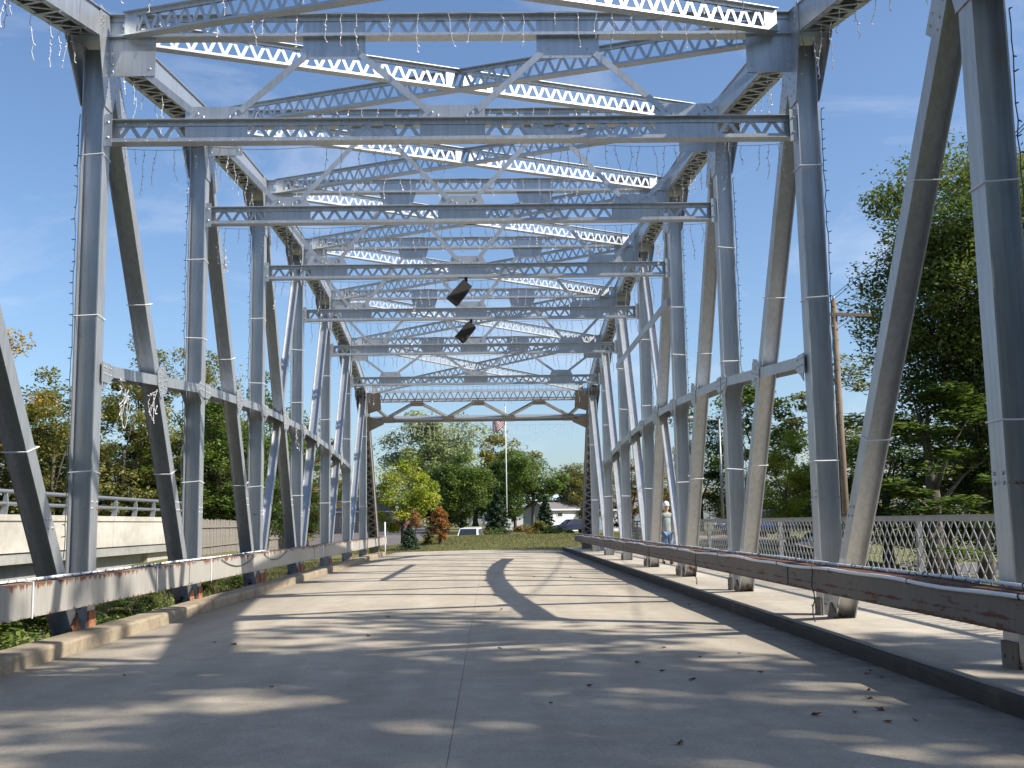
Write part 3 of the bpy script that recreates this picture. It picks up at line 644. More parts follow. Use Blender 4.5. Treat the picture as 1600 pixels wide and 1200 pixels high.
g = empty('conduit', (-4.48, 25, .84), 'white conduit along the back of the left rusty rail', 'conduit'); m = MB(); m.tube([(a+4.48, b-25, c-.84) for a, b, c in wavy(-4.48, .84, 2.2, 24, .004, 8)], .018, 6); m.build('pipe', M['white_plastic'], g, True)
for sgn, y0, x in ((1, 2.5, 4.33), (-1, 2.5, -4.38)):
    pts = wavy(x, .818 if sgn > 0 else .836, y0, 48.5, .012, 11+sgn, .25); g = empty('light_string', (x, 25, .8), 'dark wired string of small lights lying on top of the %s guard rail' % ('right' if sgn > 0 else 'left'), 'light string')
    m = MB(); m.tube([(a-x, b-25, c-.8) for a, b, c in pts], .007, 4); m.build('wire', M['dark_wire'], g)
    m = MB()
    for a, b, c in pts[::1]:
        a_ = random.uniform(0, 6.28); m.tube([(a-x, b-25, c-.8), (a-x+.03*math.cos(a_), b-25+.03*math.sin(a_), c-.8+.03)], [.007, .004], 4)
    tag(m.build('bulbs', M['dark_wire'], g), kind='stuff')
# wires hanging on the rails
for (x, y, ln, lab) in ((4.215, 20.2, .62, 'loose black wire dangling from the right rail beyond its second post'), (4.215, 12.9, .72, 'black wire hanging beside the near right post foot')):
    m = MB(); pts = [(.012*math.sin(k*1.7), .02*math.sin(k*1.1), -k*ln/9) for k in range(10)]; m.tube(pts, .008, 4)
    for k in (4, 6, 9): m.tube([pts[k], (pts[k][0]-.02, pts[k][1]-.03, pts[k][2]+.03)], .008, 4)
    o = m.build('hanging_wire', M['dark_wire']); o.location = (x, y, .80); tag(o, lab, 'wire')
for (y0, y1, lab) in ((19.3, 22.1, 'dark wire sagging in a loop on the left rail face'), (22.9, 25.4, 'second sagging dark wire loop farther along the left rail')):
    m = MB(); m.tube([(0, (y1-y0)*t, -.16*4*t*(1-t)) for t in np.linspace(0, 1, 14)], .008, 4); o = m.build('hanging_wire', M['dark_wire']); o.location = (-4.285, y0, .80); tag(o, lab, 'wire')
for k, y in enumerate((11.4, 15.6, 18.6, 23.4, 31.0, 37.5)):
    m = MB(); m.tube([(.0, 0, -.36), (0, 0, .01), (-.1, 0, .02)], .008, 5); o = m.build('tie_band', M['white_plastic']); o.location = (-4.287, y, .825)
    tag(o, 'white tie band round the left rail, number %s from the camera' % ('one', 'two', 'three', 'four', 'five', 'six')[k], 'tie band', 'white tie bands on the left rail')

# ------------------------------------------------------------------ icicle and post light strings
NUM = ['first', 'second', 'third', 'fourth', 'fifth', 'sixth', 'seventh', 'eighth']
def icicle(y, z, x0, x1, label, sag, seed, dlen=(.15, .55), step=.2, bays=6, r=.005, gaps=()):
    rnd = random.Random(seed); g = empty('light_string', ((x0+x1)/2, y, z), label, 'light string', 'icicle light strings'); o = Vector(((x0+x1)/2, y, z))
    main = MB(); drops = MB(); bulbs = MB(); pts = []; n = int((x1-x0)/.1)
    for k in range(n+1):
        t = k/n; b = (t*bays) % 1; pts.append(Vector((x0+(x1-x0)*t, y, z-sag*4*b*(1-b)))-o)
    main.tube(pts, r*.9, 3); 
    x = x0+.1
    while x < x1:
        t = (x-x0)/(x1-x0)
        if not any(a < t < b for a, b in gaps):
            b = (t*bays) % 1; p = Vector((x, y, z-sag*4*b*(1-b)))-o; ln = rnd.uniform(*dlen); q = [p]; l = 0
            while l < ln:
                s = rnd.uniform(.06, .11); l += s; q.append(q[-1]+Vector((rnd.uniform(-.028, .028), rnd.uniform(-.02, .02), -s)))
                e = q[-1]; a_ = rnd.uniform(0, 6.28); dv = Vector((math.cos(a_)*.03, math.sin(a_)*.02, -.015-rnd.random()*.02))
                bulbs.tube([e, e+dv*.4, e+dv], [.004, .0085, .003], 4)
            drops.tube(q, r*.85, 3, False)
        x += step*rnd.uniform(.55, 1.5)
    main.build('wire', M['wire'], g); tag(drops.build('drops', M['wire'], g), kind='stuff'); tag(bulbs.build('bulbs', M['bulb'], g), kind='stuff')
for i in range(1, 7):
    icicle(FY(i)+.11, ZL[i]-.01, -HW+.1, HW-.05, 'white icicle lights hanging below the %s lower cross strut' % NUM[i-1], .035, 20+i, (.12, .62), .17, 7, .0045+.0004*i, gaps=((.18, .30), (.5, .6)) if i == 1 else ())
    icicle(FY(i)-.125, ZT[i]-.01, -HW+.2, HW-.2, 'icicle lights draped over the %s upper cross strut' % NUM[i-1], .03, 40+i, (.1, .5), .30, 6, .0045+.0004*i)
icicle(12.6, 8.42, -HW-.1, HW+.1, 'icicle light wire strung across the bridge in front of the first sway frame', .10, 71, (.35, .8), .42, 3)
icicle(46.0, 5.52, -HW+.5, HW-.5, 'faint icicle lights below the far portal', .02, 81, (.2, .7), .22, 6, .007)
for sgn in (-1, 1):
    # strings along the underside of the near chord
    for i in range(0, 3):
        rnd = random.Random(90+i+sgn); x = sgn*(HW+.02); a = Vector((x, FY(i), ZT[i]-.36)); b = Vector((x, FY(i+1), ZT[i+1]-.36)); g = empty('light_string', a, 'icicle lights dripping from the %s top chord, %s bay' % ('left' if sgn < 0 else 'right', NUM[i]), 'light string', 'icicle light strings')
        m = MB(); m.tube([Vector((0, 0, 0)), b-a], .004, 3); m.build('wire', M['wire'], g); dr = MB(); bl = MB()
        for k in range(15):
            p = (b-a)*((k+.5)/15); p = p+Vector((sgn*rnd.uniform(-.02, .4), 0, 0)); q = [p]; 
            for j in range(rnd.randint(3, 7)):
                q.append(q[-1]+Vector((rnd.uniform(-.03, .03), rnd.uniform(-.03, .03), -.09)))
                dv = Vector((rnd.uniform(-.03, .03), rnd.uniform(-.03, .03), -.02)); bl.tube([q[-1], q[-1]+dv*.5, q[-1]+dv], [.004, .009, .003], 4)
            dr.tube(q, .0045, 3, False)
        tag(dr.build('drops', M['wire'], g), kind='stuff'); tag(bl.build('bulbs', M['bulb'], g), kind='stuff')
    for i in range(0, 8):
        rnd = random.Random(130+i*3+sgn); zt = ZT[i]-1.3; x = sgn*(HW+.30); y = FY(i)-.135
        g = empty('light_string', (x, y, .9), 'string of small lights climbing the %s post of the %s truss' % (NUM[i], 'left' if sgn < 0 else 'right'), 'light string', 'light strings on the posts'); m = MB(); bl = MB(); pts = []
        z = 1.0
        while z < zt:
            pts.append((rnd.uniform(-.012, .012)+sgn*.01, rnd.uniform(-.02, .0), z-.9)); 
            if rnd.random() < .8: bl.tube([pts[-1], (pts[-1][0]+sgn*rnd.uniform(.02, .05), pts[-1][1]-.01, pts[-1][2]+rnd.uniform(-.02, .02))], [.008, .005], 4)
            z += .14
        m.tube(pts, .006, 4); m.build('wire', M['dark_wire'], g); tag(bl.build('bulbs', M['dark_wire'], g), kind='stuff')
        for zb in (2.15+rnd.uniform(-.1, .15), 4.55+rnd.uniform(-.5, .5), 6.15+rnd.uniform(-.2, .1)):
            if zb > zt-.1: continue
            x0, x1 = sorted((-sgn*.30-sgn*.008-0*sgn, sgn*.002)); t = MB(); c0 = x0-.004; c1 = x1+.004
            t.tube([(c0, .001, zb-.9), (c1, .001, zb-.9+rnd.uniform(-.03, .03)), (c1, .27, zb-.9), (c0, .27, zb-.9), (c0, .001, zb-.9)], .0075, 4); t.build('tie_band', M['white_plastic'], g)
    if True:
        for (it, ib) in ((0, 1), (1, 2), (2, 3)):
            yt, zt = FY(it)+.1, NODE_T[it]-.32; yb, zb = FY(ib)-.18, -.2
            for k, z in enumerate((2.2, 4.6)):
                t_ = (zt-z)/(zt-zb); y = yt+(yb-yt)*t_; x0, x1 = sorted((sgn*(HW+.015), sgn*(HW+.275)))
                m = MB(); dy = .155
                m.tube([(x0-.006, -dy, 0), (x1+.006, -dy, 0), (x1+.006, dy, .08), (x0-.006, dy, .08), (x0-.006, -dy, 0)], .0075, 4); o = m.build('tie_band', M['white_plastic']); o.location = (0, y, z)
                tag(o, 'white tie band, %s on the %s diagonal of the %s truss' % (('lower', 'upper')[k], NUM[it], 'left' if sgn < 0 else 'right'), 'tie band', 'tie bands on the diagonals')
# clump of tangled white lights on left girt and right chord
for (x, y, z, n, s, lab) in ((-4.50, 14.6, 3.05, 26, .28, 'tangle of white lights hanging under the left girt by the near post'), (-4.50, 15.9, 3.15, 20, .22, 'smaller tangle of white lights by the first left diagonal'), (-4.35, 19.4, 6.2, 22, .22, 'knot of white lights bunched at the second left post head'), (4.3, 23.7, 7.35, 26, .26, 'tangle of white lights at the third right post head'), (-4.46, 27.6, 3.6, 20, .3, 'dangling lights by the crossed left diagonals')):
    rnd = random.Random(int(y*10)); g = empty('light_string', (x, y, z), lab, 'light string'); m = MB(); bl = MB(); p = Vector((0, 0, .2)); q = [p]
    for k in range(n):
        p = Vector((rnd.uniform(-.06, .06), rnd.uniform(-s, s), rnd.uniform(-1.6*s, 1.3*s)))*.6+q[-1]*.4; q.append(p); dv = Vector((rnd.uniform(-.04, .04), rnd.uniform(-.04, .04), rnd.uniform(-.05, .02))); bl.tube([p, p+dv*.5, p+dv], [.004, .009, .003], 4)
    m.tube(q, .0045, 4); m.build('wire', M['wire'], g); tag(bl.build('bulbs', M['bulb'], g), kind='stuff')

# ------------------------------------------------------------------ loudspeakers under the struts
for i, (xx, lab) in {3: (-.14, 'black loudspeaker hung under the third cross strut'), 4: (-.11, 'black loudspeaker hung under the fourth cross strut, farther off')}.items():
    g = empty('loudspeaker', (xx, FY(i), ZL[i]), lab, 'loudspeaker', 'loudspeakers hanging from the cross struts')
    m = MB(); m.beam((.09, 0, -.001), (.09, 0, -.10), .07, .07); m.beam((.09, 0, -.10), (.045, 0, -.16), .05, .10); m.build('bracket', M['black'], g)
    a = R(-52); ax = Vector((math.cos(a), 0, math.sin(a))); az = Vector((-math.sin(a), 0, math.cos(a))); ay = Vector((0, 1, 0)); rr = Matrix.Rotation(R(14), 3, 'Z'); ax = rr @ ax; az = rr @ az; ay = rr @ ay
    # tapered cabinet: long axis runs down-left
    L_ = (rr @ Vector((-.62, 0, -.78))).normalized(); Wd = ay.cross(L_).normalized()
    c = Vector((-.06, 0, -.34)); V = []
    for (k, hw, hd) in ((-.26, .125, .15), (.26, .15, .15)):
        for (i_, j) in ((-1, -1), (1, -1), (1, 1), (-1, 1)): V.append(c+L_*k+Wd*hw*i_+ay*hd*j)
    m = MB(); m.add(V, [(0, 3, 2, 1), (4, 5, 6, 7), (0, 1, 5, 4), (1, 2, 6, 5), (2, 3, 7, 6), (3, 0, 4, 7)]); m.build('cabinet', M['black'], g)
    m = MB(); sgnW = 1 if (Wd.x > 0) else -1
    m.obox(c+Wd*sgnW*.1415, L_, ay, Wd, .235, .13, .012); m.build('grille', M['grille'], g)

# ------------------------------------------------------------------ lattice railing on the right sidewalk
FX = 6.62
fr = empty('lattice_railing', (FX, 30, .15), 'galvanised criss-cross lattice railing along the right sidewalk', 'railing')
Y0, Y1 = 6.0, 52.0; zb, zt = .24, 1.30; pit_ = .235
m = MB(); m.box(-.012, .0, Y0-30, Y1-30, zt-.15-.01, zt-.15+.065); m.box(-.06, .012, Y0-30, Y1-30, zt-.15+.0655, zt-.15+.075); m.build('top_rail', M['galv'], fr)
m = MB(); m.box(-.012, .0, Y0-30, Y1-30, zb-.15-.045, zb-.15+.01); m.build('bottom_rail', M['galv'], fr)
hh = (zt-zb); run = hh*.235/.28
bars = []
for s in (-1, 1):
    y = Y0-run
    while y < Y1+run:
        a = (y, zb); b = (y+run, zt)
        if s < 0: a = (y+run, zb); b = (y, zt)
        if min(a[0], b[0]) >= Y0 and max(a[0], b[0]) <= Y1: bars.append((a, b, s))
        y += pit_
bars.sort(key=lambda t: (t[0][0]+t[1][0]))
bm_ = {}; rest = MB()
for k, (a, b, s) in enumerate(bars):
    if k < 300:
        if s not in bm_:
            q = MB(); ln = math.hypot(run, hh); q.box(-.003, .003, -.0125, .0125, -ln/2, ln/2); bm_[s] = q.mesh('lattice_bar', M['galv'])
        o = link('lattice_bar', bm_[s], fr); o.location = (-.004 if s > 0 else -.0105+.0185, (a[0]+b[0])/2-30, (zb+zt)/2-.15); o.rotation_euler = (-math.atan2(b[0]-a[0], hh), 0, 0)
    else:
        rest.beam((-.004 if s > 0 else .008, a[0]-30, a[1]-.15), (-.004 if s > 0 else .008, b[0]-30, b[1]-.15), .006, .032, (1, 0, 0))
tag(rest.build('lattice_bars', M['galv'], fr), kind='stuff')
y = 8.2
while y < Y1:
    m = MB(); m.box(.013, .025, y-30-.035, y-30+.035, 0, 1.19); m.box(.025, .10, y-30-.006, y-30+.006, 0, 1.15); rivets(m, [(-.013, y-30, z) for z in (.45, .56)], (-1, 0, 0), .02); m.build('post', M['galv'], fr); y += P/2

# ------------------------------------------------------------------ fallen leaves
lm = []
for k in range(4):
    m = MB(); rnd = random.Random(k); n = 7; ring = []
    for j in range(n):
        a = 2*math.pi*j/n; rr_ = (.045 if j % 2 == 0 else .024)*rnd.uniform(.8, 1.2); ring.append((rr_*math.cos(a)*1.3, rr_*math.sin(a), .008+rnd.uniform(0, .03)))
    m.add([(0, 0, .004)]+ring, [(0, j+1, (j+1) % n+1) for j in range(n)]); lm.append(m.mesh('fallen_leaf', M['dead_leaf']))
rnd = random.Random(5)
spots = [(4.6-.9, 9.3), (3.2, 8.2), (3.35, 8.6), (2.6, 7.5), (2.9, 7.6), (3.1, 7.7), (3.2, 7.3), (1.2, 8.9), (1.9, 9.7), (2.2, 11.5), (1.05, 18.4), (.5, 11.6), (.9, 11.4), (-1.4, 9.2), (-2.8, 12.9), (-2.5, 12.6)]
for k in range(20):
    x = rnd.choice([rnd.uniform(-3.6, 3.6), rnd.uniform(1.5, 3.8), rnd.uniform(2.2, 3.9)]); spots.append((x, 6.3+rnd.random()**1.6*22))
for k, (x, y) in enumerate(spots):
    o = link('fallen_leaf', lm[k % 4]); o.location = (x, y, crown(x)+.001); o.rotation_euler = (rnd.uniform(-.25, .25), rnd.uniform(-.25, .25), rnd.uniform(0, 6)); s = rnd.uniform(.4, .8); o.scale = (s, s, s)
    tag(o, 'small curled brown dead leaf lying on the concrete roadway', 'leaf', 'dead leaves scattered on the roadway')

ORD = 'first second third fourth fifth sixth seventh eighth ninth tenth eleventh twelfth thirteenth fourteenth fifteenth sixteenth seventeenth eighteenth nineteenth twentieth'.split(); ORD += ['twenty-'+o for o in ORD[:9]]+['thirtieth']+['thirty-'+o for o in ORD[:9]]
# ------------------------------------------------------------------ vegetation
def leaf_mesh(name, pos, size, mat, flat=.35, aspect=.55, tint=None, seed=0, droop=0):
    rs = np.random.RandomState(seed); n = len(pos)
    d = rs.normal(size=(n, 3)); d[:, 2] = d[:, 2]*.55-droop; d /= np.linalg.norm(d, axis=1)[:, None]
    nr = rs.normal(size=(n, 3))*flat; nr[:, 2] += 1; nr = nr-d*np.sum(nr*d, 1)[:, None]; nr /= np.maximum(1e-6, np.linalg.norm(nr, axis=1))[:, None]
    sd = np.cross(d, nr); s = (size*rs.uniform(.6, 1.35, n))[:, None]
    v = np.stack([pos-d*s*.5, pos+sd*s*aspect*.5, pos+d*s*.5, pos-sd*s*aspect*.5], 1).reshape(-1, 3)
    me = bpy.data.meshes.new(name); me.vertices.add(4*n); me.vertices.foreach_set('co', v.astype(np.float32).ravel())
    me.loops.add(4*n); me.loops.foreach_set('vertex_index', np.arange(4*n, dtype=np.int32)); me.polygons.add(n); me.polygons.foreach_set('loop_start', np.arange(0, 4*n, 4, dtype=np.int32)); me.polygons.foreach_set('loop_total', np.full(n, 4, dtype=np.int32))
    me.update(calc_edges=True); at = me.attributes.new('tint', 'FLOAT', 'POINT'); t = np.clip((tint if tint is not None else .5)+rs.normal(0, .16, n), 0, 1); at.data.foreach_set('value', np.repeat(t, 4).astype(np.float32))
    me.materials.append(mat); return me
def crown_points(seed, rx, ry, h0, h1, nclump, nleaf, cr, shape='round', hollow=.45):
    rs = np.random.RandomState(seed); cz = (h0+h1)/2; rz = (h1-h0)/2; C = []
    while len(C) < nclump:
        d = rs.normal(size=3); d /= np.linalg.norm(d); r = hollow+(1-hollow)*rs.uniform()**.6
        if rs.uniform() < .15: r *= .6
        p = d*r; t = (p[2]+1)/2
        if shape == 'round': w = 1
        elif shape == 'up': w = .45+.75*(1-abs(t-.42)*1.5) if t > 0 else .5
        elif shape == 'spread': w = .62+.55*t
        elif shape == 'fan': w = .36+.9*t
        elif shape == 'cone': w = max(.05, 1.15*(1-t))
        C.append((p[0]*rx*w, p[1]*ry*w, cz+p[2]*rz))
    C = np.array(C); lob = 1+.22*np.sin(3*np.arctan2(C[:, 1], C[:, 0])+seed)*np.cos(2.2*C[:, 2]/max(rz, .1)+seed*.7); C[:, 0] *= lob; C[:, 1] *= lob
    cnt = rs.multinomial(nleaf, rs.dirichlet(np.full(nclump, 3.))); idx = np.repeat(np.arange(nclump), cnt); n = len(idx)
    crs = cr*rs.uniform(.6, 1.45, nclump); d = rs.normal(size=(n, 3)); d /= np.linalg.norm(d, axis=1)[:, None]; r = rs.uniform(size=n)**.45
    pos = C[idx]+d*(r*crs[idx])[:, None]*np.array([1.1, 1.1, .68])
    tc_ = rs.normal(.5, .17, nclump); tint = tc_[idx]+.0*pos[:, 2]
    return pos, tint, C
def trunk_mesh(name, h0, h1, r, C, seed, nl=9, lean=0, mat=None):
    rs = random.Random(seed); m = MB(); pts = []; n = 7
    for k in range(n+1):
        t = k/n; pts.append((lean*t*t*h1*.1+rs.uniform(-.03, .03)*h1*.1*t, rs.uniform(-.03, .03)*h1*.1*t, (h0+(h1-h0)*.55)*t-.15*(k == 0)))
    m.tube(pts, [r*(1.35 if k == 0 else 1-.62*k/n) for k in range(n+1)], 8)
    idx = list(range(len(C))); rs.shuffle(idx)
    for q in idx[:nl]:
        c = Vector(C[q]); k = rs.randint(3, n-1); s = Vector(pts[k])
        if c.z < s.z: s = Vector(pts[3])
        mid = s.lerp(c, .5)+Vector((0, 0, .12*(c-s).length)); rad = r*(1-.62*k/n)*.55
        e = s.lerp(c, .95); m.tube([s, s.lerp(mid, .5)+Vector((0, 0, .03)), mid, e], [rad, rad*.75, rad*.5, rad*.15], 5)
    return m.mesh(name, mat or M['bark'], True)
CACHE = {}
def tree(name, label, group, x, y, h, rx, mat, kind='round', nleaf=9000, size=.22, nclump=60, base=.3, seed=0, share=None, cat='tree', rz=0, cr=None, hollow=.45, trunk=True, zoff=0, nl=9, tr=None):
    g = empty(name, (x, y, gz1(x, y)+zoff), label, cat, group); g.rotation_euler = (0, 0, rz)
    key = share
    if key is None or key not in CACHE:
        pos, tint, C = crown_points(seed, rx, rx, h*base, h, nclump, nleaf, cr or rx*.30, kind, hollow)
        cm = leaf_mesh('crown', pos, size, FOL[mat], tint=tint, seed=seed); tm = trunk_mesh('trunk', h*base, h, tr or max(.08, h*.022), C, seed, nl) if trunk else None
        d = (cm, tm, h, rx)
        if key: CACHE[key] = d
    else: d = CACHE[key]
    cm, tm, h0, r0 = d; sc = (rx/r0, rx/r0, h/h0)
    o = link('crown', cm, g); o.scale = sc
    if share:
        o.material_slots[0].link = 'OBJECT'; o.material_slots[0].material = FOL[mat]
    if tm: t = link('trunk', tm, g); t.scale = sc
    return g
def conifer(label, group, x, y, h, r, seed, mat='spruce', n=9000, size=.3, zoff=0):
    rs = np.random.RandomState(seed); g = empty('spruce_tree', (x, y, gz1(x, y)+zoff), label, 'tree', group); t = rs.uniform(size=n)**.75; nw = 14
    z = .04*h+.96*h*t; lay = (np.floor(t*nw)+rs.uniform(0, .55, n))/nw; a = rs.uniform(0, 6.283, n); a = a+.35*np.sin(a*7+np.floor(t*nw)*1.9)
    rad = r*(1-t)**.85*(.25+.75*rs.uniform(size=n)**.5)*(.8+.3*np.sin(5*a+np.floor(t*nw)*2.4)); pos = np.stack([rad*np.cos(a), rad*np.sin(a), .04*h+.96*h*lay-.22*rad], 1)
    tint = .35+.35*(rad/(r*(1-t)**.85+.01)); link('crown', leaf_mesh('crown', pos, size, FOL[mat], flat=.5, aspect=.35, tint=tint, seed=seed, droop=.25), g)
    m = MB(); m.tube([(0, 0, -.1), (0, 0, h*.9)], [h*.02, .01], 7); link('trunk', m.mesh('trunk', M['bark'], True), g); return g
# -- beyond the deck end, centre of the view
GC = 'trees around the lawn beyond the bridge'
tree('willow_tree', 'broad pale grey-green tree rising behind the lawn left of the flagpole', GC, -7.6, 150, 16.2, 7.2, 'silver', 'spread', 26000, .50, 120, .16, 3, cr=1.9)
tree('young_maple', 'bright yellow-green tree at the left end of the lawn', GC, -6.9, 92, 7.6, 2.95, 'yellow', 'round', 14000, .24, 46, .16, 11, cr=.95)
tree('maple_tree', 'dark green tree below the pale one, middle of the view', GC, -2.6, 118, 8.6, 3.3, 'mid', 'round', 14000, .32, 60, .1, 12, cr=1.0)
tree('oak_tree', 'grey olive round tree just behind the flag', GC, 2.6, 160, 14.5, 4.6, 'olive', 'round', 14000, .42, 70, .2, 13, cr=1.35)
tree('maple_tree', 'green tree with yellowing edge right of the flagpole', GC, 3.6, 135, 9.6, 3.4, 'mid', 'round', 12000, .34, 60, .2, 14, cr=1.0)
tree('locust_tree', 'spreading tree with forked dark trunk in front of the white garage', GC, 4.9, 112, 7.9, 4.0, 'mid', 'spread', 13000, .27, 60, .40, 15, cr=.9, nl=14, tr=.22)
tree('maple_tree', 'yellowish tree at the right end of the lawn behind the portal', GC, 10.6, 130, 8.0, 3.0, 'olive', 'round', 9000, .3, 50, .2, 16, cr=.95)
tree('maple_tree', 'dense dark tree filling the gap behind the orange sapling', GC, -4.6, 132, 8.2, 3.2, 'dark', 'round', 11000, .34, 60, .05, 17, cr=1.0)
tree('maple_tree', 'dark tree directly behind the flagpole', GC, 1.0, 125, 9.0, 3.4, 'dark', 'round', 12000, .34, 60, .05, 18, cr=1.0)
conifer('dark spruce left of the flagpole', GC, 1.2, 104, 4.7, 1.8, 21); conifer('small dark spruce beside the white garage', GC, 5.6, 101, 4.1, 1.35, 22)
conifer('low dark juniper at the left edge of the lawn', 'small plants on the lawn', -3.75, 56.8, 1.35, .75, 23, 'spruce', 4500, .13)
tree('young_maple', 'orange red sapling on the lawn', 'small plants on the lawn', -2.3, 59.5, 2.1, .56, 'orange', 'up', 6000, .10, 90, .04, 27, cr=.17, hollow=.15)
tree('young_maple', 'thin pinkish sapling above the low juniper', 'small plants on the lawn', -3.45, 57.6, 2.1, .42, 'pink', 'round', 1800, .1, 18, .42, 25, cr=.2, tr=.025)
tree('shrub', 'small yellow-green shrub between the two saplings', 'small plants on the lawn', -2.95, 60.5, 1.25, .45, 'olive', 'round', 2200, .1, 18, .0, 26, cat='shrub', cr=.2)
for k, (x, y, h, r, mt, lab) in enumerate(((3.6, 98, 1.7, 1.2, 'brown', 'rust-tinged round shrub right of the flagpole'), (4.9, 99, 1.9, 1.3, 'olive', 'olive shrub in front of the locust trunk'), (6.2, 97, 1.6, 1.1, 'mid', 'green shrub nearest the garage'), (-.1, 98, 1.2, 1.0, 'brown', 'low reddish shrub below the stop sign'), (1.2, 97, 1.3, .9, 'mid', 'low green shrub beside the stop sign post'), (7.3, 96, 1.1, .9, 'mid', 'low bush at the edge of the driveway'))):
    tree('shrub', lab, 'shrubs behind the lawn', x, y, h, r, mt, 'round', 3000, .17, 26, .0, 30+k, cat='shrub', cr=.4)
# -- left wood behind the concrete bridge
GLf = 'trees in the wood on the left'
LT = [(-24.5, 52, 10.6, 3.0, 'gold', 'tall golden tree at the far left edge'), (-21.5, 55, 8.4, 2.6, 'olive', 'olive tree next to the golden one'), (-19.0, 58, 9.0, 2.6, 'olive', 'olive tree seen left of the near post'), (-20.6, 66, 12.4, 2.2, 'olive', 'slim tall olive tree right of the near post'), (-18.3, 68, 12.2, 2.6, 'olive', 'tall tree with feathery top between the first two posts'),
      (-15.2, 62, 8.6, 2.4, 'mid', 'green tree behind the second left post'), (-16.0, 66, 11.0, 1.9, 'olive', 'narrow tree with dark top right of the second left post'), (-14.3, 72, 10.4, 2.4, 'mid', 'green tree between second and third left posts'), (-13.4, 67, 6.4, 2.2, 'dark', 'low dark tree beside the wooden fence'), (-13.2, 80, 8.8, 2.6, 'olive', 'olive tree behind the third left post'),
      (-17.0, 60, 6.6, 2.6, 'mid', 'low green tree above the concrete parapet'), (-22.8, 60, 6.4, 3.0, 'mid', 'low bushy tree above the tube railing'), (-19.5, 62, 6.0, 2.8, 'dark', 'dark undergrowth tree behind the parapet end'), (-27.5, 54, 7.5, 3.0, 'olive', 'olive tree cut by the left picture edge'), (-25.6, 60, 6.0, 3.0, 'dark', 'dark low tree at the left edge'),
      (-14.6, 90, 8.0, 3.0, 'gold', 'yellowing tree behind the fourth left post'), (-17.6, 105, 8.4, 3.4, 'olive', 'far olive tree behind the fence end'),
      (-21.0, 68, 7.6, 3.2, 'mid', 'mid green tree filling behind the near left post'), (-16.9, 72, 8.2, 3.0, 'dark', 'dark tree filling behind the first left diagonal'), (-24.6, 66, 8.4, 3.2, 'olive', 'broad olive tree behind the tube railing'), (-13.6, 62, 6.8, 2.2, 'mid', 'rounded green tree over the parapet end'), (-18.2, 78, 9.6, 3.0, 'mid', 'tree closing the gap behind the tall slim one'), (-12.4, 74, 6.4, 2.4, 'dark', 'small dark tree above the board fence'), (-27.8, 64, 8.8, 3.4, 'mid', 'green tree behind the leftmost diagonal')]
for k, (x, y, h, r, mt, lab) in enumerate(LT):
    q_ = 1.22; x = .41+(x-.41)*q_; y *= q_; h = h*q_*1.14; r *= q_
    tree('woodland_tree', lab, GLf, x, y, h, r, mt, ('round', 'up')[k % 2], 13000, .25, 56, .04, 50+k % 6, share='lw%d' % (k % 6), rz=k*1.3, cr=None)
# -- right side
GR = 'trees on the right bank'
tree('maple_tree', 'large dark maple spreading behind the near right posts', GR, 21.3, 45.8, 19.2, 5.3, 'deep', 'fan', 90000, .20, 150, .2, 61, cr=1.4, nl=22, tr=.3, hollow=.35)
tree('maple_tree', 'tall olive tree at the right picture edge', GR, 24.9, 46.5, 19.6, 5.6, 'olive', 'spread', 45000, .2, 120, .12, 62, cr=1.3, nl=18, tr=.3)
RT = [(20.2, 54, 8.0, 3.4, 'deep', 'low dark tree below the large maple'), (18.5, 44, 9.0, 3.4, 'mid', 'green tree between the near right posts'), (22.0, 66, 13.6, 3.6, 'olive', 'pale olive tree behind the utility pole'), (18.0, 70, 11.5, 3.4, 'mid', 'green tree left of the utility pole'), (14.4, 72, 9.4, 2.8, 'dark', 'dark green tree behind the second right post'),
      (14.4, 51, 5.6, 1.7, 'yellow', 'light green young tree left of the first right post'), (16.0, 90, 8.8, 2.8, 'gold', 'brownish yellow tree behind the third right post'), (13.0, 96, 7.6, 2.8, 'brown', 'rust coloured tree low behind the right truss'), (26.0, 52, 11, 4.0, 'dark', 'dark tree behind the near right post'), (30.0, 60, 13, 4.6, 'mid', 'broad tree at the right edge'), (21.5, 50, 6.5, 3.2, 'dark', 'low shady tree behind the railing'), (17.8, 56, 5.4, 2.6, 'mid', 'bushy tree behind the lattice railing'), (12.0, 120, 8, 3, 'olive', 'far tree behind the far right posts')]
for k, (x, y, h, r, mt, lab) in enumerate(RT):
    tree('riverside_tree', lab, GR, x, y, h, r, mt, ('round', 'up')[k % 2], 13000, .25, 56, .05, 50+k % 6, share='lw%d' % ((k+2) % 6), rz=k*2.1+.6)
